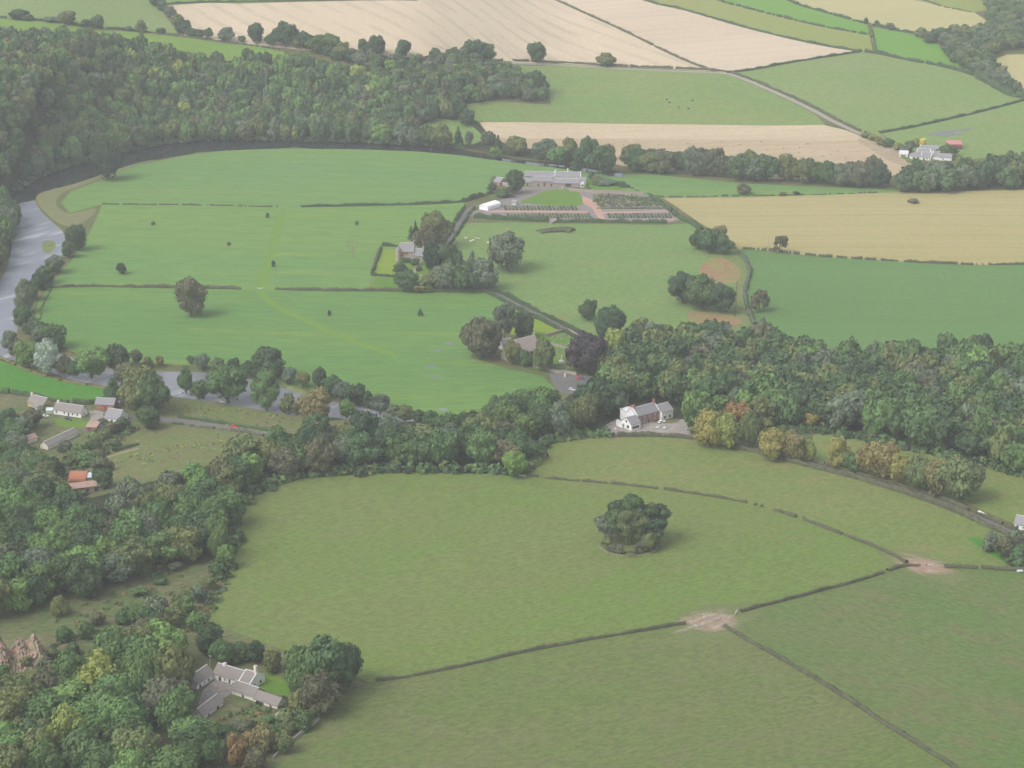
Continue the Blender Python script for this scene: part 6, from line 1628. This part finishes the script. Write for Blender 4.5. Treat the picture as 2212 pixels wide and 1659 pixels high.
for x, y, w, h, t, lab in [(330, 486, 3.5, 2.8, 'brownish green', 'small brown sapling in a guard below the thin low hedge'), (577, 470, 3.2, 4.0, 'brownish green', 'brown sapling in a guard beside the worn path'), (494, 530, 3.0, 2.8, 'brownish green', 'low guarded sapling in the middle of the green field'),
                    (590, 576, 3.0, 4.6, 'dark green', 'dark guarded sapling beside the worn path near the hedge gate'), (711, 682, 2.6, 3.8, 'dark green', 'dark guarded sapling below the long hedge, near the yellow track'), (908, 682, 3.4, 5.2, 'dark green', 'dark pointed sapling in the flooded green field'), (770, 486, 3.4, 3.0, 'brownish green', 'tiny guarded sapling under the thick hedge')]:
    guard(x, y, w, h, lab, t)

def bare_tree(px, py, hP, label, seed):
    p = u1(px, py); r = random.Random(seed); Hh = hP / vscale_at(p)
    root = empty('bare_tree', p, label, 'dead tree'); t = MB(); br = MB()
    t.tube((0, 0, -.3), (.1, 0, Hh * .42), .42, .3)
    def grow(a, d, ln, rr, lv):
        b = a + d * ln; br.tube(a, b, rr, rr * .6, 5)
        if lv:
            for _ in range(3):
                q = (d + Vector((r.uniform(-1, 1), r.uniform(-1, 1), r.uniform(-.2, .8))) * .75).normalized()
                grow(a + d * ln * r.uniform(.6, 1), q, ln * r.uniform(.55, .75), rr * .55, lv - 1)
    for k in range(5):
        an = k * 1.26 + r.uniform(-.3, .3)
        grow(Vector((.1, 0, Hh * r.uniform(.3, .42))), Vector((math.cos(an) * .8, math.sin(an) * .8, r.uniform(.5, 1.1))).normalized(), Hh * .3, .2, 3)
    t.build('trunk', M['palebark'], root); br.build('branches', M['palebark'], root)
bare_tree(762, 556, 44, 'bare dead tree with pale branches in the green field', 3)
bare_tree(1640, 672, 40, 'bare grey tree leaning beside the burn', 8)
bare_tree(1688, 545, 34, 'bare branched tree by the poles at the stubble edge', 5)

# ------------------------------------------------------------------ poles
def pole(px, py, hP, label, arm=1.4):
    p = u1(px, py); h = hP / vscale_at(p); r = empty('utility_pole', p, label, 'pole', None)
    m = MB(); m.tube((0, 0, -.5), (0, 0, h), .17, .12, 8); m.build('post', M['timber'], r)
    m = MB(); m.box((-arm / 2, -.06, h - .5), (arm, 0, 0), (0, .12, 0), (0, 0, .14)); a = m.build('crossarm', M['timber'], r)
    m = MB()
    for x in (-.55, 0, .55): m.tube((x * arm / 1.4, 0, h - .36), (x * arm / 1.4, 0, h - .1), .06, .04, 6)
    m.build('insulators', M['frame'], a)
pole(993, 787, 29, 'wooden pole standing in the flooded green field')
pole(1659, 548, 38, 'wooden pole at the edge of the cut stubble, away from the bare tree')
pole(1703, 550, 28, 'wooden pole at the edge of the cut stubble, close to the bare tree')

# ------------------------------------------------------------------ gates, troughs, churchyard
def gate(px, py, ang, w, label):
    p = u1(px, py); r = empty('field_gate', p, label, 'gate', None, ang)
    for x in (-w / 2, w / 2): m = MB(); m.box((x - .1, -.1, -.3), (.2, 0, 0), (0, .2, 0), (0, 0, 1.7)); m.build('gate_post', M['timber'], r)
    m = MB()
    for z in (.25, .55, .85, 1.15): m.box((-w / 2 + .1, -.04, z), (w - .2, 0, 0), (0, .08, 0), (0, 0, .1))
    m.box((-w / 2 + .12, -.035, .25), (w - .25, 0, .9), (0, .07, 0), (0, 0, .1)); m.build('gate_leaf', M['ridge'], r)
gate(562, 625, 0.0, 4.2, 'pale field gate in the gap of the long hedge')
gate(1548, 1340, .5, 4.0, 'field gate at the muddy crossing below the fenced clump')
gate(1590, 1325, 1.2, 4.0, 'field gate beside the muddy crossing, road side')
gate(2010, 1223, .1, 4.0, 'field gate at the upper muddy gateway')
gate(1128, 1030, -.3, 4.0, 'field gate beside the bright lime tree')

def trough(px, py, label):
    p = u1(px, py); r = empty('water_trough', p, label, 'trough', None, .4); m = MB()
    m.box((-1, -.4, 0), (2, 0, 0), (0, .08, 0), (0, 0, .6)); m.box((-1, .32, 0), (2, 0, 0), (0, .08, 0), (0, 0, .6)); m.box((-1, -.32, 0), (.08, 0, 0), (0, .64, 0), (0, 0, .6)); m.box((.92, -.32, 0), (.08, 0, 0), (0, .64, 0), (0, 0, .6)); m.box((-.92, -.32, .02), (1.84, 0, 0), (0, .64, 0), (0, 0, .08))
    m.build('basin', M['ridge'], r); w = MB(); w.box((-.92, -.32, .12), (1.84, 0, 0), (0, .64, 0), (0, 0, .36)); w.build('water_surface', G['flood'], r)
trough(1525, 1332, 'pale water trough at the muddy crossing'); trough(1508, 1352, 'long pale trough below the muddy crossing')

def stone_mesh(k):
    m = MB(); w, h = (.8, 1.1) if k == 0 else (.6, 1.5)
    pr = [(-w / 2, 0), (w / 2, 0), (w / 2, h * .75), (w * .3, h * .95), (0, h), (-w * .3, h * .95), (-w / 2, h * .75)]
    n = len(pr); m.add([(x, -.1, z) for x, z in pr] + [(x, .1, z) for x, z in pr], [tuple(range(n)), tuple(reversed(range(n, 2 * n)))] + [(i, n + i, n + (i + 1) % n, (i + 1) % n) for i in range(n)])
    m.box((-w * .65, -.25, -.1), (w * 1.3, 0, 0), (0, .5, 0), (0, 0, .2))
    return mesh_pd('gravestone', m.v, [tuple(reversed(q)) for q in m.f[:1]] + m.f[1:], M['drystone'])
GS = [stone_mesh(0), stone_mesh(1)]
rs = random.Random(2)
spots = []
for line in ([(1190, 732), (1228, 720)], [(1194, 738), (1236, 727)], [(1205, 748), (1246, 738)], [(1190, 756), (1236, 764)], [(1192, 770), (1240, 772)], [(1200, 796), (1236, 796)]):
    (x0, y0), (x1, y1) = line
    for k in range(8): spots.append((x0 + (x1 - x0) * k / 7 + rs.uniform(-2, 2), y0 + (y1 - y0) * k / 7 + rs.uniform(-1, 1)))
for x, y in spots:
    p = u1(x, y); o = link('gravestone', GS[rs.randrange(2)]); o.location = p; o.rotation_euler.z = -.35 + rs.uniform(-.1, .1)
    k = rs.uniform(.8, 1.3); o.scale = (k, k, k)
    tag(o, 'upright stone grave marker in the churchyard beside the copper beech', 'gravestone', 'gravestones in the churchyard')
p = u1(1213, 781); r = empty('grave_monument', p, 'pale stone monument on a stepped base in the lower churchyard', 'monument')
m = MB(); m.box((-1.6, -1.6, -.2), (3.2, 0, 0), (0, 3.2, 0), (0, 0, .6)); m.box((-1.1, -1.1, .4), (2.2, 0, 0), (0, 2.2, 0), (0, 0, .5)); m.build('stepped_base', M['ridge'], r)
m = MB(); m.box((-.45, -.45, .9), (.9, 0, 0), (0, .9, 0), (0, 0, 2.4)); m.box((-.55, -.55, 3.3), (1.1, 0, 0), (0, 1.1, 0), (0, 0, .25)); m.tube((0, 0, 3.55), (0, 0, 4.6), .35, .05, 4); m.build('shaft', M['ridge'], r)
for x, y, lab in ((1220, 814, 'white gate pier at the churchyard entrance'),):
    p = u1(x, y); o = empty('gate_pier', p, lab, 'pier'); m = MB(); m.box((-.45, -.45, -.2), (.9, 0, 0), (0, .9, 0), (0, 0, 2.0)); m.build('shaft', M['white'], o); m = MB(); m.box((-.55, -.55, 1.8), (1.1, 0, 0), (0, 1.1, 0), (0, 0, .2)); m.tube((0, 0, 2.0), (0, 0, 2.4), .5, .05, 4); m.build('cap', M['ridge'], o)

# ------------------------------------------------------------------ nursery planting
def bed_mesh(seed, n, ln):
    r = np.random.RandomState(seed); Vs = []; Qs = []; off = 0
    for i in range(n):
        c = np.array([(i + .5) / n * ln - ln / 2, 0, 0])
        m = 26; d = r.normal(size=(m, 3)); d[:, 2] = np.abs(d[:, 2]); d /= np.linalg.norm(d, axis=1)[:, None]
        s = r.uniform(.6, 1.1); pts = c + d * np.array([.6, .55, 1.0]) * s
        V, Q = leaf_quads(pts, d, .32, r); Vs.append(V); Qs.append(Q + off); off += len(V)
    return mesh_arr('plant_bed', np.concatenate(Vs), np.concatenate(Qs), None, M['leaf'])
BEDS = [bed_mesh(i, 8, 11) for i in range(3)]
def bed(px, py, ang, sc, tint, lab, grp):
    p = u1(px, py); o = link('plant_bed', BEDS[RNG.randrange(3)]); o.location = p; o.rotation_euler.z = ang; o.scale = (sc, 1.5, 1.25); o.color = (*TINT[tint], 1)
    tag(o, lab, 'plant bed', grp)
tn = ['deep green', 'grey green', 'olive green', 'brownish green', 'mid green']
ang = heading((1100, 452), (1106, 444))
for i in range(20):
    bed(1092 + i * 8.0, 450.5, heading((1100, 446), (1103, 454)), 1.0, tn[i % 3], 'row of young shrubs in the bed below the nursery lawn', 'upper nursery beds')
for i in range(24):
    bed(1098 + i * 7.6, 467, heading((1100, 462), (1103, 470)), 1.0, tn[(i * 2) % 5], 'row of plants in the lower nursery bed beside the front hedge', 'lower nursery beds')
for i in range(18):
    bed(1316 + i * 7.7, 467, heading((1318, 462), (1322, 471)), 1.05, tn[i % 2], 'slanting row of shrubs in the gravel beyond the red path', 'slanting nursery rows')
for i in range(13):
    bed(1302 + i * 10, 450.5, heading((1305, 450), (1320, 450)), .9, tn[(i + 2) % 5], 'row of mixed plants in the gravel beside the red path', 'mixed nursery rows')
# low glass shed and crates of the nursery
r = house('potting_shed', 1113, 442, 'little grey potting shed at the edge of the nursery lawn', 'shed')
A, B = u1(1105, 443), u1(1118, 444); block(r, A, along(A, B, 4), 3.5, 2.2, 1.2, 'tin', 'slate')

def table(px, py, label, ang=.3, s=1.0):
    p = u1(px, py); r = empty('picnic_table', p, label, 'picnic table', None, ang); r.scale = (s,) * 3
    m = MB(); m.box((-.9, -.4, .72), (1.8, 0, 0), (0, .8, 0), (0, 0, .06)); m.build('table_top', M['frame'], r)
    for y in (-.85, .6): m = MB(); m.box((-.9, y, .42), (1.8, 0, 0), (0, .26, 0), (0, 0, .05)); m.build('seat', M['frame'], r)
    for x in (-.6, .55): m = MB(); m.box((x, -.75, 0), (.07, 0, 0), (0, .5, .7), (.0, .08, 0)); m.box((x, .75, 0), (.07, 0, 0), (0, -.5, .7), (0, -.08, 0)); m.box((x, -.8, .35), (.07, 0, 0), (0, 1.6, 0), (0, 0, .07)); m.build('leg', M['frame'], r)
table(560, 1464, 'white garden table on the farmhouse lawn', .9, 1.5)
table(588, 1452, 'small white garden seat under the trees behind the farmhouse', .2, 1.0)
for i, (x, y) in enumerate([(1372, 926), (1420, 925), (1435, 926), (1330, 928)]): table(x, y, 'pale picnic table set out in front of the inn', i * .7)

# aerial mast behind the farmhouse
p = u1(452, 1455); r = empty('roof_aerial', p, 'thin leaning television aerial mast behind the farmhouse roof', 'aerial'); m = MB(); m.tube((0, 0, 0), (.8, 0, 8), .09, .07, 6); m.build('mast', M['ridge'], r); m = MB()
for k in range(5): m.box((.8 - .6 + k * .28, -.5, 7.9), (.04, 0, 0), (0, 1, 0), (0, 0, .04))
m.box((.1, -.03, 7.86), (1.4, 0, 0), (0, .06, 0), (0, 0, .05)); m.build('antenna', M['ridge'], r)

# roadside parked caravans / polythene at the right margin
def tunnel(px, py, hd, label, ln):
    p = u1(px, py); r = empty('cloche_tunnel', p, label, 'polytunnel', None, hd); m = MB(); N = 8
    pr = [(1.1 * math.cos(math.pi * k / N), .05 + 1.0 * math.sin(math.pi * k / N)) for k in range(N + 1)]; n = len(pr)
    m.add([(-ln / 2, y, z) for y, z in pr] + [(ln / 2, y, z) for y, z in pr], [tuple(reversed(range(n))), tuple(range(n, 2 * n))] + [(i, i + 1, n + i + 1, n + i) for i in range(n - 1)])
    m.build('cover', M['canvas'], r); h = MB()
    for k in range(5):
        x = -ln / 2 + .1 + (ln - .2) * k / 4
        for i in range(N): h.tube((x, pr[i][0] * 1.02, pr[i][1] * 1.02), (x, pr[i + 1][0] * 1.02, pr[i + 1][1] * 1.02), .03, .03, 4)
    h.build('hoops', M['ridge'], r)
hd = heading((2110, 1105), (2150, 1125))
tunnel(2122, 1111, hd, 'low white polythene tunnel beside the road, farthest from the cottage', 5.5); tunnel(2152, 1125, hd, 'low white polythene tunnel beside the road, between its neighbour and the cottage', 4.0)
def trailer(px, py, hd, label):
    p = u1(px, py); r = empty('trailer', p, label, 'trailer', None, hd); m = MB(); m.box((-1.3, -.7, .5), (2.6, 0, 0), (0, 1.4, 0), (0, 0, .7)); m.box((1.3, -.04, .5), (1.0, 0, 0), (0, .08, 0), (0, 0, .08)); m.build('body', M['ridge'], r)
    for s in (-1, 1): t = MB(); t.tube((0, s * .72, .3), (0, s * .86, .3), .3, .3, 12); t.build('wheel', M['tyre'], r)
trailer(2203, 1237, .2, 'small pale trailer standing below the thicket')

# red quarry face
def quarry():
    r = np.random.RandomState(5)
    A, B = u1(-30, 1470), u1(112, 1440)
    ax = np.array(B - A); Ld = np.linalg.norm(ax[:2]); ax = ax / np.linalg.norm(ax); n = np.array([-ax[1], ax[0], 0])
    nu, nv = 46, 22; V = []
    for j in range(nv):
        for i in range(nu):
            u = i / (nu - 1); v = j / (nv - 1)
            top = (12 + 4 * math.sin(u * 9) + 2.5 * math.sin(u * 23)) * (0.45 + .55 * math.sin(math.pi * min(1, u * 1.05)) ** .6) * (1 - .25 * u)
            p = np.array(A) + ax * u * Ld + n * (v * 13 + r.uniform(-.9, .9) + 0.9 * math.sin(u * 11 + 2 * v) + 1.2 * math.sin(u * 4.3 + v * 3)) + np.array([0, 0, top * v ** .8 + r.uniform(-.7, .7) - 1.5 * (1 - v)])
            V.append(p)
    F = [(j * nu + i, j * nu + i + 1, (j + 1) * nu + i + 1, (j + 1) * nu + i) for j in range(nv - 1) for i in range(nu - 1)]
    b = len(V)
    for i in range(nu):
        q = V[(nv - 1) * nu + i]; V.append(q + n * 14 + np.array([0, 0, -q[2] + terrain(q[0], q[1]) - 2]))
    F += [((nv - 1) * nu + i, (nv - 1) * nu + i + 1, b + i + 1, b + i) for i in range(nu - 1)]
    o = link('quarry_cliff', mesh_pd('quarry_cliff', V, F, M['rock']))
    tag(o, 'broken reddish rock face of an old quarry in the wood', 'cliff')
quarry()

# fence round the pine clump
def ring_fence(cx, cy, rx, ry, label):
    c = u1(cx, cy); e = u1(cx + rx, cy); R_ = e.x - c.x
    r = empty('ring_fence', c, label, 'fence'); n = 34
    P = []
    for k in range(n):
        a = 2 * math.pi * k / n; x, y = c.x + R_ * math.cos(a), c.y + R_ * math.sin(a); P.append(Vector((x - c.x, y - c.y, float(terrain(x, y)) - c.z)))
    m = MB()
    for p in P: m.box(p + Vector((-.07, -.07, -.2)), (.14, 0, 0), (0, .14, 0), (0, 0, 1.5))
    m.build('fence_posts', M['timber'], r); m = MB()
    for k in range(n):
        for z in (.45, .85, 1.2): a, b = P[k], P[(k + 1) % n]; m.tube(a + Vector((0, 0, z)), b + Vector((0, 0, z)), .045, .045, 5)
    m.build('fence_rails', M['timber'], r)
ring_fence(1358, 1179, 64, 24, 'round wooden fence enclosing the pine clump')
# ------------------------------------------------------------------ light, air, camera
SUN_EL, SUN_AZ = rad(50), rad(-120)       # azimuth measured clockwise from +Y
W = bpy.data.worlds.new('World'); SC.world = W; W.use_nodes = True
nt = W.node_tree; bg = nt.nodes['Background']
sky = nt.nodes.new('ShaderNodeTexSky'); sky.sky_type = 'NISHITA'; sky.sun_disc = False
sky.sun_elevation = SUN_EL; sky.sun_rotation = SUN_AZ; sky.dust_density = 3.0; sky.air_density = 1.0; sky.ozone_density = 1.0
hs = nt.nodes.new('ShaderNodeHueSaturation'); hs.inputs['Saturation'].default_value = 0.30   # veiled, mostly overcast sky
nt.links.new(sky.outputs[0], hs.inputs['Color']); nt.links.new(hs.outputs[0], bg.inputs['Color'])
bg.inputs['Strength'].default_value = 0.15
sun = bpy.data.lights.new('sun', 'SUN'); sun.energy = 1.0; sun.angle = rad(35); sun.color = (1.0, 0.95, 0.87)
so = bpy.data.objects.new('sun', sun); COL.objects.link(so)
d = Vector((math.sin(SUN_AZ) * math.cos(SUN_EL), math.cos(SUN_AZ) * math.cos(SUN_EL), math.sin(SUN_EL)))
so.rotation_euler = (-d).to_track_quat('-Z', 'Y').to_euler(); so.location = (0, 900, 600)

HAZE = 0.00010
m = bpy.data.materials.new('haze_air'); m.use_nodes = True; nt = m.node_tree
nt.nodes.remove(nt.nodes['Principled BSDF'])
pv = nt.nodes.new('ShaderNodeVolumePrincipled'); pv.inputs['Color'].default_value = (0.93, 0.95, 1.0, 1); pv.inputs['Density'].default_value = HAZE; pv.inputs['Anisotropy'].default_value = 0.0
nt.links.new(pv.outputs[0], nt.nodes['Material Output'].inputs['Volume'])
b = MB(); b.box((-3200, -1100, -6), (6400, 0, 0), (0, 6600, 0), (0, 0, 436)); hz = b.build('haze', m)
tag(hz, kind='stuff')

cam = bpy.data.cameras.new('camera'); co = bpy.data.objects.new('camera', cam); COL.objects.link(co)
co.location = (0, 0, CAMZ); co.rotation_euler = (math.pi / 2 - PITCH, 0, 0)
cam.sensor_width = 36; cam.sensor_fit = 'HORIZONTAL'; cam.lens = 36 * FOC / PW
cam.clip_start = 1; cam.clip_end = 12000
SC.camera = co
SC.view_settings.view_transform = 'Standard'; SC.view_settings.look = 'None'; SC.view_settings.gamma = 1
SC.view_settings.exposure = 0.66
c = SC.cycles
c.max_bounces = 4; c.diffuse_bounces = 2; c.glossy_bounces = 2; c.transmission_bounces = 2; c.volume_bounces = 1; c.transparent_max_bounces = 4
c.use_denoising = True
try:
    c.denoiser = 'OPENIMAGEDENOISE'; c.denoising_input_passes = 'RGB_ALBEDO_NORMAL'; c.denoising_prefilter = 'ACCURATE'
except Exception: pass
c.sample_clamp_indirect = 4

# look-alikes that share a label share a group
seen = {}
for o in SC.objects:
    if o.parent is None and 'label' in o: seen.setdefault(o['label'], []).append(o)
for lab, os_ in seen.items():
    if len(os_) > 1:
        for o in os_:
            if 'group' not in o: o['group'] = os_[0].get('group', 'look alike ' + os_[0]['category'])
